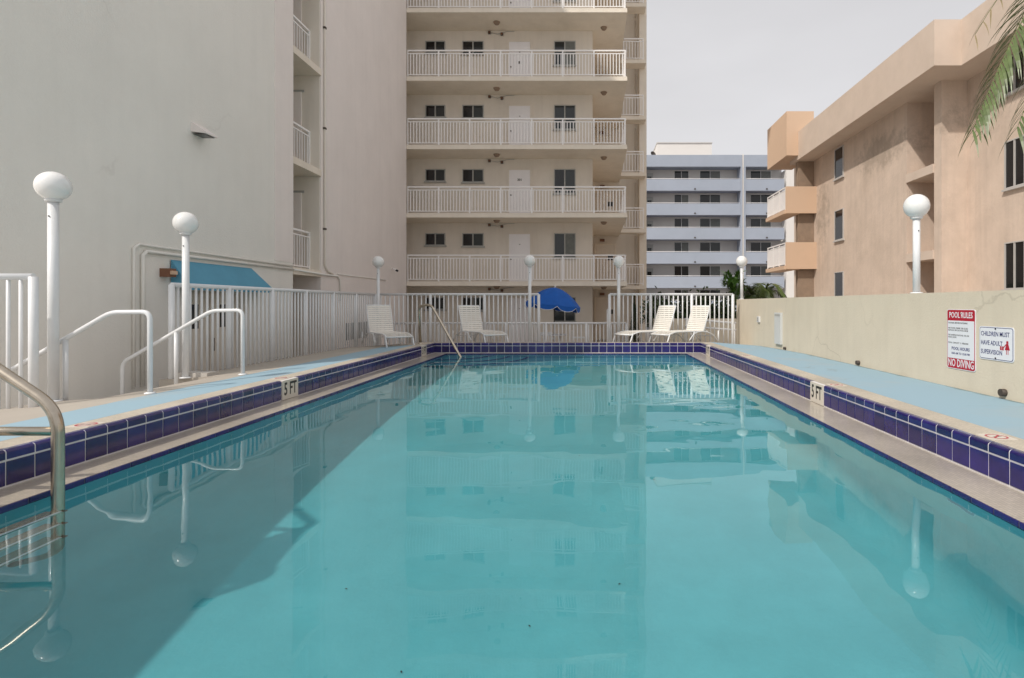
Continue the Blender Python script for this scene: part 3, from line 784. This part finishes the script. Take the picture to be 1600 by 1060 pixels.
text('POOL RULES', .094, 'sign_white', sg, (x - .0082, cy, 1.075), ROT, bold=.012, sx=.76)
text('NO DIVING', .125, 'sign_white', sg, (x - .0082, cy, .520), ROT, bold=.012, sx=.68)
yl = cy + .215
for i, (s, zz) in enumerate((('SHOWER BEFORE ENTERING', .985), ('NO FOOD, DRINK OR GLASS', .925), ('IN POOL OR ON POOL DECK', .90), ('NO ANIMALS IN POOL OR ON', .845), ('POOL DECK', .82), ('POOL CAPACITY  5  PERSONS', .755))):
    text(s, .026, 'ink_black', sg, (x - .0095, yl, zz), ROT, align='LEFT')
text('POOL HOURS', .05, 'ink_navy', sg, (x - .0095, cy, .69), ROT, bold=.02)
text('8:00 AM TO 10:00 PM', .034, 'ink_navy', sg, (x - .0095, cy, .635), ROT, bold=.01)
for zz in (1.10, .53): MB().tube([(x - .014, cy - .01, zz), (x - .006, cy - .01, zz)], .009, 8).build('screw', 'frame_grey', sg)
sg = thing('supervision_sign', 'white landscape sign with navy border reading CHILDREN MUST HAVE ADULT SUPERVISION', 'sign')
y0, y1, z0, z1 = 5.62, 6.12, .615, .968; cy = (y0 + y1) / 2; cz = (z0 + z1) / 2
rrect(cy, cz, y1 - y0, z1 - z0, .03, x - .006, x).build('panel', 'sign_white', sg)
rrect(cy, cz, y1 - y0 - .02, z1 - z0 - .02, .026, x - .0075, x - .006).build('navy_border', 'ink_navy', sg)
rrect(cy, cz, y1 - y0 - .032, z1 - z0 - .032, .022, x - .009, x - .0075).build('white_field', 'sign_white', sg)
for s, zz in (('CHILDREN MUST', .888), ('HAVE ADULT', .792), ('SUPERVISION', .697)):
    text(s, .068, 'ink_navy', sg, (x - .0095, y1 - .03, zz), ROT, bold=.010, sx=.78 if len(s) < 12 else .80, align='LEFT')
fg = MB(); a = y0 + .085
fg.prism([(a - .012, .80), (a + .012, .80), (a + .035, .735), (a - .035, .735)], 'x', x - .0100, x - .0090)
fg.prism([(a - .012, .828), (a + .012, .828), (a + .016, .802), (a - .016, .802)], 'x', x - .0100, x - .0090)
fg.prism([(a + .01, .79), (a + .05, .755), (a + .055, .762), (a + .014, .80)], 'x', x - .0104, x - .0101)
for c in (.062, .09): fg.prism([(a + c - .01, .77), (a + c + .01, .77), (a + c + .012, .73), (a + c - .012, .73)], 'x', x - .0100, x - .0090)
for q in (-.014, .008): fg.box(x - .0100, x - .0090, a + q, a + q + .008, .69, .7345)
fg.build('family_symbol', 'sign_red', sg)
for zz in (.945, .64): MB().tube([(x - .014, cy, zz), (x - .008, cy, zz)], .009, 8).build('screw', 'ink_black', sg)

# ------------------------------------------------------------------ white fences
bal_me = MB().tube([(0, 0, 0), (0, 0, 1)], .0175, 8).mesh('baluster', 'white_paint')
post_me = MB().tube([(0, 0, 0), (0, 0, 1)], .042, 12).mesh('post', 'white_paint')
def fence(label, pts, ztop, zb, spacing=.125, posts_every=1.3, group='white metal railings around the pool deck', rail_r=.034, end_posts=True, foot=-.02):
    p0, p1 = Vector((*pts[0], 0)), Vector((*pts[1], 0)); L = (p1 - p0).length; d = (p1 - p0) / L
    t = thing('pool_fence', label, 'fence', (p0.x, p0.y, zb(p0.x, p0.y)), 0, group)
    o = t.location
    MB().tube([(0, 0, ztop - o.z), (*(d * L).to_2d(), ztop - o.z)], rail_r, 10).build('top_rail', 'white_paint', t)
    npz = max(1, round(L / posts_every)); pl = [L * i / npz for i in range(npz + 1)]
    for a in pl:
        p = p0 + d * a; z = zb(p.x, p.y); b = link('post', post_me, t, (p.x - o.x, p.y - o.y, z - o.z)); b.scale = (1, 1, ztop - z)
    n = int(L / spacing)
    for i in range(1, n):
        a = L * i / n
        if min(abs(a - q) for q in pl) < .045: continue
        p = p0 + d * a; z = zb(p.x, p.y) + foot; b = link('baluster', bal_me, t, (p.x - o.x, p.y - o.y, z - o.z)); b.scale = (1, 1, ztop - z - .01)
    return t
FT = 1.482
fence('long white metal fence running beside the grey building wall, left of the pool', ((-5.97, 8.06), (-5.97, 15.7)), FT, zdeck)
fence('white metal fence behind the far end of the pool, left of the gate gap', ((-5.93, 15.72), (-1.40, 15.72)), FT, zdeck)
fence('white metal fence behind the two right-hand loungers, joining the cream wall', ((.58, 15.72), (4.02, 15.72)), FT, zdeck)
fence('short white fence section at the left edge of the view beside the nearest lamp', ((-8.2, 5.72), (-5.64, 5.72)), FT, lambda x, y: .14)
gz = lambda x, y: GZ
fence('low white ground-level fence below and behind the pool gate gap', ((-6.5, 18.0), (1.2, 18.0)), .60, gz, spacing=.12, rail_r=.035)
for i, (x_, nm) in enumerate(((-1.42, 'slim white gate post on the left of the gap before the blue umbrella'), (.55, 'slim white gate post on the right of the gap before the blue umbrella'))):
    t = thing('gate_post', nm, 'post', (x_, 16.0, .0), 0, 'gate posts')
    MB().tube([(0, 0, -.5), (0, 0, 1.02)], .045, 10).build('pole', 'white_paint', t)
    MB().lathe([(.05, 0), (.035, .04), (0, .055)], 10, (0, 0, 1.02)).build('cap', 'white_paint', t)

# sloping ramp handrail far right behind the fence, low cream wall
t = thing('garden_wall', 'low cream garden wall below the shrubs behind the right-hand fence', 'wall')
MB().box(2.2, 5.4, 19.0, 19.2, GZ, .72).build('wall_body', 'cream_wall', t)
t = thing('ramp_handrail', 'sloping double white handrail behind the farthest right lounger', 'handrail')
MB().tube([(3.0, 17.6, .74), (4.6, 17.6, .62)], .035, 8).build('upper_bar', 'white_paint', t)
MB().tube([(3.0, 17.6, .52), (4.6, 17.6, .40)], .030, 8).build('lower_bar', 'white_paint', t)
for x_ in (3.05, 3.8, 4.55): MB().tube([(x_, 17.6, GZ), (x_, 17.6, .74 - (x_ - 3) * .075)], .025, 8).build('post', 'white_paint', t)

# stair handrails at left
def bend(pts, r=.09, n=5):
    pts = [Vector(p) for p in pts]; out_ = [pts[0]]
    for i in range(1, len(pts) - 1):
        a = (pts[i - 1] - pts[i]); b = (pts[i + 1] - pts[i]); rr = min(r, a.length * .45, b.length * .45)
        p0 = pts[i] + a.normalized() * rr; p2 = pts[i] + b.normalized() * rr
        for k in range(n + 1):
            t_ = k / n; out_.append(p0 * (1 - t_) ** 2 + pts[i] * 2 * t_ * (1 - t_) + p2 * t_ ** 2)
    out_.append(pts[-1]); return out_
for y_, lb in ((6.2, 'white tubular stair handrail nearest the left edge of the view'), (7.86, 'white tubular stair handrail in front of the start of the long side fence')):
    t = thing('stair_handrail', lb, 'handrail', (-4.83, y_, .2), 0, 'white handrails of the side steps')
    MB().tube(bend([(0, 0, 0), (0, 0, .905), (-.43, 0, .90), (-1.68, 0, .175), (-1.68, 0, -.75)]), .026, 10).build('rail', 'white_paint', t)
    MB().tube([(-.93, 0, -.2), (-.93, 0, .60)], .026, 10).build('post', 'white_paint', t)
    MB().lathe([(.055, 0), (.055, .012), (.028, .02)], 14, (0, 0, .005)).build('floor_flange', 'white_paint', t)
    t.location.z = zdeck(-4.83, y_)

# globe lamps
PR = .87
LP = [(-5.80, 6.10, None, 2.48, 'nearest and largest white globe lamp, at the left edge of the view', .059),
      (-5.74, 8.02, None, 2.36, 'white globe lamp in front of the blue awning', .055),
      (-5.72, 15.3, None, 2.36, 'white globe lamp behind the lounger at the far left corner', .052),
      (-1.62, 15.45, None, 2.40, 'white globe lamp standing just left of the blue umbrella', .055),
      (.82, 15.45, None, 2.38, 'white globe lamp between the blue umbrella and the right-hand loungers', .055),
      (4.33, 15.95, 1.345, 2.42, 'white globe lamp on the far end of the cream wall before the blue apartment block', .05),
      (4.335, 7.45, 1.345, 2.50, 'large white globe lamp on the cream wall in front of the terracotta building', .055)]
gp = [(.055, -.150)]
for i in range(17):
    a = R(-70) + R(160) * i / 16; gp.append((.158 * cos(a), .158 * sin(a)))
globe_me = MB().lathe(gp, 32).mesh('globe', 'globe')
for x_, y_, zb_, zc, lb, pr in LP:
    pr *= PR
    zb_ = zdeck(x_, y_) if zb_ is None else zb_
    t = thing('globe_lamp', lb, 'lamp post', (x_, y_, zb_), 0, 'white globe lamps round the pool')
    h = zc - zb_
    MB().tube([(0, 0, 0), (0, 0, h - .15)], pr * .95, 16).build('pole', 'white_paint', t)
    MB().lathe([(pr, 0), (pr + .03, .0), (pr + .03, .012), (pr, .02)], 16).build('base_plate', 'white_paint', t)
    MB().lathe([(pr, -.02), (.072, -.01), (.074, .012), (.05, .018)], 20, (0, 0, h - .155)).build('collar', 'frame_white', t)
    link('globe', globe_me, t, (0, 0, h))
    MB().tube([(0, -pr * .93, h - .33), (0, -pr - .004, h - .33)], .008, 6).build('screw', 'ink_black', t)

# steel ladder at near left ----------------------------------------------------
ld = thing('pool_ladder', 'stainless steel pool ladder with three treads at the near left of the pool', 'pool ladder', (-3.12, 3.0, 0))
for dy in (.31, -.31):
    MB().tube(bend([(-1.0, dy, .27), (-1.0, dy, .80), (-.62, dy, 1.00), (0, dy, .583), (0, dy, -.85), (-.26, dy, -1.05)], .14, 7), .0315, 16).build('side_rail', 'steel', ld)
    MB().tube([(-1.0, dy, .455), (-.02, dy, .455)], .026, 14).build('brace', 'steel', ld)
    MB().lathe([(.06, 0), (.055, .02), (.033, .03)], 16, (-1.0, dy, .268)).build('flange', 'steel', ld)
for z in (-.035, -.29, -.545):
    tr = MB().box(-.055, .045, -.29, .29, z - .02, z).build('tread', 'steel', ld)
    for q in (.034,): box('grip_strip', 'sign_white', tr, q - .009, q + .009, -.289, .289, z + .0005, z + .004)
    for s in (-1, 1): MB().tube([(.034, s * .31, z - .01), (.048, s * .31, z - .01)], .014, 8).build('bolt', 'dark_metal', tr)
hr = thing('entry_handrail', 'curved stainless steel handrail entering the water at the far left corner', 'handrail')
MB().tube(bend([(-4.02, 13.45, .26), (-4.05, 13.42, 1.16), (-3.72, 13.28, 1.20), (-2.90, 12.85, -.05), (-2.62, 12.7, -.5)], .14, 7), .030, 14).build('rail', 'steel', hr)
MB().lathe([(.06, 0), (.055, .02), (.033, .03)], 16, (-4.02, 13.45, .268)).build('flange', 'steel', hr)

# chaise lounges ---------------------------------------------------------------
strap_me = MB().box(-.021, .021, -.285, .285, -.004, .004).mesh('strap', 'strap_vinyl')
SH = .30
def lounger():
    t = thing('sun_lounger', 'x', 'sun lounger', (0, 0, 0), 0, 'white strap sun loungers on the deck')
    for s in (-.29, .29):
        MB().tube(bend([(0, s, SH), (.5, s, SH + .01), (1.15, s, SH + .015), (1.42, s, SH - .05)], .1), .016, 8).build('seat_rail', 'white_paint', t)
        MB().tube([(.0, s, SH), (-.27, s, SH + .67)], .016, 8).build('back_rail', 'white_paint', t)
        o = s * 1.06
        MB().tube([(1.38, o, SH - .04), (1.50, o, .0)], .018, 8).build('leg', 'white_paint', t)
        MB().tube([(.42, o, SH - .0), (.50, o, .0)], .018, 8).build('leg', 'white_paint', t)
        MB().tube(bend([(-.62, o, .0), (-.40, o, .20), (-.02, o, SH + .01), (.40, o, SH - .02), (.62, o, .08)], .2), .015, 8).build('arched_support', 'white_paint', t)
        MB().tube([(-.62, o, 0), (-.62, o, .30)], .020, 8).build('rear_post', 'white_paint', t)
    MB().tube([(-.27, -.29, SH + .67), (-.27, .29, SH + .67)], .016, 8).build('head_bar', 'white_paint', t)
    MB().tube([(-.10, -.29, SH + .02), (-.45, -.25, .16), (-.45, .25, .16), (-.10, .29, SH + .02)], .012, 8).build('back_prop', 'white_paint', t)
    MB().tube([(1.42, -.29, SH - .05), (1.42, .29, SH - .05)], .016, 8).build('foot_bar', 'white_paint', t)
    for i in range(25):
        x_ = .04 + 1.34 * i / 24; z_ = SH + .02 - (max(0, x_ - 1.15) * .22)
        link('strap', strap_me, t, (x_, 0, z_), (0, 0, 0))
    a = math.atan2(.67, -.27)
    for i in range(13):
        q = .03 + i * .0545; link('strap', strap_me, t, (cos(a) * q + .014, 0, SH + sin(a) * q + .008), (0, -a, 0))
    return t
L0 = lounger()
spots = [(-5.13, 13.95, -54, 'white strap lounger on the left deck, beside the long side fence'),
         (-3.10, 15.05, -55, 'white strap lounger behind the pool corner handrail, facing right'),
         (1.93, 15.10, -139, 'white strap lounger facing left, nearer the blue umbrella of the right-hand pair'),
         (2.85, 15.12, -139, 'white strap lounger facing left, closest to the cream wall')]
for i, (x_, y_, a, lb) in enumerate(spots):
    o = L0 if i == 0 else copy_tree(L0)
    o.location = (x_, y_, zdeck(x_, y_) + .02); o.rotation_euler = (0, 0, R(a)); o['label'] = lb

# umbrella, table and chairs -----------------------------------------------------
um = thing('patio_umbrella', 'royal blue scalloped patio umbrella with white trim seen through the gate gap', 'umbrella', (-1.20, 19.6, GZ))
um.rotation_euler = (0, 0, .2)
tilt = Matrix.Rotation(R(6), 4, 'Y')
def canopy():
    N = 8; sub = 6; rings = 7; vs = []; fs = []; RR = .96; HH = .60
    zt = 2.36
    n = N * sub
    def pt(k, r):
        a = 2 * pi * k / n; f = (k % sub) / sub; sag = 1 - .055 * sin(pi * f) * r
        z = zt - HH * (r ** 1.8) - .03 * sin(pi * f) * r
        return Vector((RR * r * sag * cos(a), RR * r * sag * sin(a), z))
    for j in range(1, rings + 1):
        for k in range(n): vs.append(pt(k, j / rings))
    top = len(vs); vs.append(Vector((0, 0, zt)))
    for k in range(n): fs.append((top, k, (k + 1) % n))
    for j in range(rings - 1):
        for k in range(n):
            q = (k + 1) % n; fs.append((j * n + k, (j + 1) * n + k, (j + 1) * n + q, j * n + q))
    o = len(vs); mb = MB()
    piv = Vector((0, 0, 2.1))
    tr = lambda v: piv + (tilt @ (v - piv))
    cb = MB().add([tr(v) for v in vs], fs, True).build('canopy', 'umbrella_blue', um)
    # valance, scalloped, with a white hem
    va = []; fa = []; vb = []; fb = []
    for k in range(n + 1):
        kk = k % n; p = pt(kk, 1.0); f = (k % sub) / sub
        dr = .05 + .12 * abs(sin(pi * f)) ** .5
        va += [p, Vector((p.x * 1.01, p.y * 1.01, p.z - dr))]
        vb += [Vector((p.x * 1.014, p.y * 1.014, p.z - dr + .003)), Vector((p.x * 1.016, p.y * 1.016, p.z - dr - .014))]
    for k in range(n): fa.append((2 * k, 2 * k + 1, 2 * k + 3, 2 * k + 2)); fb.append((2 * k, 2 * k + 1, 2 * k + 3, 2 * k + 2))
    MB().add([tr(v) for v in va], fa).build('valance', 'umbrella_blue', um)
    MB().add([tr(v) for v in vb], fb).build('hem', 'umbrella_trim', um)
    for k in range(N):
        MB().tube([tr(pt(k * sub, .05) - Vector((0, 0, .02))), tr(pt(k * sub, .5) - Vector((0, 0, .02))), tr(pt(k * sub, .98) - Vector((0, 0, .02)))], .009, 6).build('rib', 'frame_white', um)
    MB().tube([tr(Vector((0, 0, 2.34))), tr(Vector((0, 0, 2.43)))], .03, 8).build('finial', 'frame_white', um)
canopy()
MB().tube([(0, 0, 0), (0, 0, 2.1), tuple(Vector((0, 0, 2.1)) + tilt @ Vector((0, 0, .25)))], .02, 8).build('pole', 'dark_metal', um)
MB().lathe([(.0, .10), (.08, .09), (.24, .05), (.25, 0)], 20).build('base', 'white_paint', um)
tb = thing('patio_table', 'round white plastic patio table under the blue umbrella', 'table', (-1.26, 19.6, GZ))
rim = MB().lathe([(.03, .70), (.5, .70), (.52, .715), (.5, .73), (.03, .73)], 28).build('tabletop', 'white_paint', tb)
for k in range(4):
    a = pi / 4 + k * pi / 2; MB().tube([(.34 * cos(a), .34 * sin(a), .70), (.42 * cos(a), .42 * sin(a), 0)], .025, 8).build('leg', 'white_paint', tb)
def pchair(x_, y_, rz, lb):
    t = thing('patio_chair', lb, 'chair', (x_, y_, GZ), rz, 'white plastic patio chairs')
    MB().box(-.23, .23, -.22, .22, .40, .425).build('seat', 'white_paint', t)
    bk = MB().box(-.25, .25, .215, .24, .78, .86).box(-.25, -.21, .215, .24, .426, .78).box(.21, .25, .215, .24, .426, .78).build('backrest', 'white_paint', t)
    for i in range(4): box('slat', 'white_paint', bk, -.155 + i * .09, -.115 + i * .09, .218, .236, .427, .779)
    for sx in (-1, 1):
        for sy in (-1, 1): MB().tube([(sx * .21, sy * .2, .40), (sx * .25, sy * .24, 0)], .02, 8).build('leg', 'white_paint', t)
        MB().box(sx * .25 - .025, sx * .25 + .025, -.2, .21, .62, .645).build('armrest', 'white_paint', t)
pchair(-1.45, 18.75, pi, 'white patio chair left of the umbrella pole, in front of the table')
pchair(-.35, 19.4, 1.6, 'white patio chair at the right of the table under the umbrella')

# ------------------------------------------------------------------ planting
def leaf_tris(mb, c, n, spread, size, rnd):
    for _ in range(n):
        p = Vector(c) + Vector((rnd.gauss(0, spread[0]), rnd.gauss(0, spread[1]), rnd.gauss(0, spread[2])))
        d = Vector((rnd.uniform(-1, 1), rnd.uniform(-1, 1), rnd.uniform(-.6, 1))).normalized(); s = size * rnd.uniform(.6, 1.3)
        w = d.cross(Vector((rnd.uniform(-1, 1), rnd.uniform(-1, 1), rnd.uniform(-1, 1)))).normalized() * s * .28
        mb.add([p, p + d * s * .5 + w, p + d * s, p + d * s * .5 - w], [(0, 1, 2, 3)])
def shrub(x_, y_, r, h, lb, seed, m='shrub_leaf', n=900, size=.12, flowers=0):
    rnd = random.Random(seed)
    t = thing('shrub', lb, 'shrub', (x_, y_, GZ))
    mb = MB()
    for k in range(9):
        c = (rnd.uniform(-r, r) * .7, rnd.uniform(-r, r) * .7, h * rnd.uniform(.35, .85))
        leaf_tris(mb, c, n // 9, (r * .3, r * .3, h * .13), size, rnd)
    mb.build('foliage', m, t)
    st = MB()
    for k in range(5):
        a = rnd.uniform(0, 6.28); st.tube([(0, 0, 0), (r * .3 * cos(a), r * .3 * sin(a), h * .4), (r * .5 * cos(a), r * .5 * sin(a), h * .75)], .02, 5, rs=[.03, .02, .01])
    st.build('stems', 'bark', t)
    if flowers:
        fm = MB()
        for k in range(5): leaf_tris(fm, (rnd.uniform(-r, r) * .7, -r * .4, h * rnd.uniform(.5, .9)), flowers // 5, (r * .15, r * .15, h * .08), .07, rnd)
        fm.build('pale_leaves', 'shrub_pale', t)
shrub(2.75, 20.6, .65, 1.95, 'dark leafy shrub behind the right-hand fence, closest to the tower corner', 1, n=2600, size=.17, flowers=120)
shrub(3.6, 20.9, .7, 1.9, 'dark leafy shrub behind the backrests of the two right-hand loungers', 2, n=2600, size=.17, flowers=90)
shrub(4.6, 20.7, .75, 2.1, 'dark leafy shrub behind the corner of fence and cream wall', 3, n=2600, size=.17)
shrub(7.1, 23.0, .6, 2.05, 'yellow green shrub at the foot of the arching palm behind the cream wall', 4, m='shrub_pale', n=700)

t = thing('cypress_tree', 'slim dark pencil cypress behind the fence under the right globe lamp', 'tree', (1.42, 17.6, GZ))
mb = MB(); rnd = random.Random(5)
for i in range(2600):
    q = rnd.random(); z = .15 + 1.85 * q; r = .17 * (sin(pi * min(1, q * 1.02 + .12)) ** .6 + .05) * (1 - q * .55)
    a = rnd.uniform(0, 2 * pi); rr = r * rnd.uniform(.55, 1.1); p = Vector((rr * cos(a), rr * sin(a), z))
    d = Vector((cos(a) * .35, sin(a) * .35, 1)).normalized() * rnd.uniform(.05, .10); w = Vector((-sin(a), cos(a), 0)) * .010
    mb.add([p, p + d * .5 + w, p + d, p + d * .5 - w], [(0, 1, 2, 3)])
mb.build('foliage', 'cypress', t)
MB().tube([(0, 0, 0), (0, 0, 1.6)], .03, 8, rs=[.04, .01]).build('trunk', 'bark', t)

def bez(p, t_):
    p0, p1, p2, p3 = [Vector(q) for q in p]; u = 1 - t_
    return p0 * u ** 3 + p1 * 3 * u * u * t_ + p2 * 3 * u * t_ * t_ + p3 * t_ ** 3
def frond(root, pts, n, ll, seed, m='palm_leaf', wid=.016, droop=.6, start=.12, rib=.018, side=(1, -1), keep=1.0):
    rnd = random.Random(seed)
    P = [bez(pts, i / 14) for i in range(15)]
    f = MB().tube(P, rib, 6, rs=[rib * (1 - .85 * i / 14) for i in range(15)]).build('frond', 'palm_rib', root)
    mb = MB()
    for i in range(n):
        t_ = start + (1 - start) * i / (n - 1); p = bez(pts, t_); q = bez(pts, min(1, t_ + .02)) - bez(pts, max(0, t_ - .02)); q.normalize()
        for s in side:
            if rnd.random() > keep: continue
            lat = q.cross(Vector((0, 0, 1))); lat = lat.normalized() if lat.length > .05 else Vector((0, 1, 0))
            L = ll * (.45 + .75 * sin(pi * min(1, t_ * .8 + .15))) * rnd.uniform(.8, 1.1)
            d0 = (lat * s * rnd.uniform(.55, .8) + q * rnd.uniform(.6, .9) + Vector((0, 0, -.15 + rnd.uniform(-.15, .1)))).normalized()
            d = d0.copy(); pos = p.copy(); seg = 5; w0 = wid * rnd.uniform(.8, 1.15); vs = []
            wv = d.cross(Vector((0, 0, 1)) + q * .4).normalized()
            for k in range(seg + 1):
                w = w0 * (1 - (k / seg) ** 1.6) * (.55 + .9 * min(1, k / seg * 3)) * .6 + .0006
                vs += [pos + wv * w, pos - wv * w]
                pos = pos + d * (L / seg); d = (d + Vector((0, 0, -droop * .33 * (k + 1) / 2))).normalized()
            mb.add(vs, [(2 * k, 2 * k + 1, 2 * k + 3, 2 * k + 2) for k in range(seg)])
    mb.build('leaflets', m, f)

pt_ = thing('palm_tree', 'tall coconut palm outside the cream wall, its fronds hanging in at the top right', 'palm tree', (6.7, 7.3, GZ))
MB().tube([(.15, .1, 0), (.05, .05, 2), (-.02, 0, 4), (0, 0, 6.2)], .12, 14, rs=[.19, .14, .12, .11]).build('trunk', 'bark', pt_)
def L_(x_, y_, z_): return (x_ - 6.7, y_ - 7.3, z_ - GZ)
c0 = (0, 0, 6.25)
frond(pt_, [c0, L_(6.5, 7.2, 6.3), L_(5.55, 7.0, 5.4), L_(4.74, 6.95, 3.35)], 84, .72, 11, wid=.024, droop=.7)
frond(pt_, [c0, L_(6.6, 6.9, 6.3), L_(5.70, 6.6, 5.1), L_(4.95, 6.5, 3.25)], 78, .70, 12, wid=.024, droop=.75)
frond(pt_, [c0, L_(6.5, 7.2, 6.4), L_(5.5, 7.0, 5.8), L_(4.80, 7.0, 4.55)], 20, .55, 13, m='palm_dry', wid=.012, droop=.5, side=(1, -1), keep=.5)
for k in range(11):
    a = R(-110) + k * R(320) / 10
    if abs((a % (2 * pi)) - pi) < 1.25: continue
    el = .8 + .25 * (k % 2)
    frond(pt_, [c0, (.9 * cos(a), .9 * sin(a), 6.25 + el), (2.0 * cos(a), 2.0 * sin(a), 6.3 + el * .5), (2.9 * cos(a), 2.9 * sin(a), 4.9 + .4 * (k % 3))], 34, .6, 30 + k, wid=.018, droop=.6)

def small_palm(x_, y_, h, n, ll, lb, seed, up=1.0, reach=.9, m='palm_leaf'):
    rnd = random.Random(seed); t = thing('garden_palm', lb, 'palm', (x_, y_, GZ), 0, 'small palms beyond the cream wall')
    th = h * .45
    MB().tube([(0, 0, 0), (0, 0, th)], .07, 8, rs=[.09, .06]).build('trunk', 'bark', t)
    for k in range(n):
        a = 2 * pi * k / n + rnd.uniform(-.2, .2); r = reach * rnd.uniform(.7, 1.1); e = h * rnd.uniform(.8, 1.05)
        frond(t, [(0, 0, th), (r * .25 * cos(a), r * .25 * sin(a), e), (r * .7 * cos(a), r * .7 * sin(a), e * 1.0 * up), (r * cos(a), r * sin(a), e * (.75 if up < 1.02 else 1.0))], 26, ll, seed * 20 + k, m=m, wid=.042, droop=.4, start=.2, rib=.012)
small_palm(5.55, 21.5, 2.75, 9, .42, 'upright fan-like green palm rising left of the far wall lamp', 3, up=1.15, reach=.4, m='palm_bright')
small_palm(6.75, 22.5, 2.8, 14, .45, 'dark arching palm rising right of the far wall lamp', 6, up=.97, reach=1.15)

# a few leaves on the pool floor: small leaf litter
rnd = random.Random(9)
for k, (x_, y_) in enumerate(((-1.55, 3.6), (-.35, 3.35), (.2, 3.7), (-1.0, 3.0), (.6, 5.2), (-.1, 5.8))):
    t = MB().add([(-.011, 0, 0), (0, .005, .003), (.012, 0, .001), (0, -.005, .003)], [(0, 1, 2, 3)]).build('fallen_leaf', 'debris', None, loc=(x_, y_, floor_z(y_) + .008), rot=(0, 0, rnd.uniform(0, 6)))
    tag(t, ('leftmost', 'nearer of the two central', 'farther of the two central', 'nearest', 'rightmost', 'farthest')[k] + ' tiny dark leaf on the pale pool floor', 'leaf', 'dark leaves on the pool floor')

if CAUS:
    sl.cycles.is_caustics_light = True
    wat.cycles.is_caustics_caster = True
    for o in [bas] + list(bas.children_recursive): o.cycles.is_caustics_receiver = True
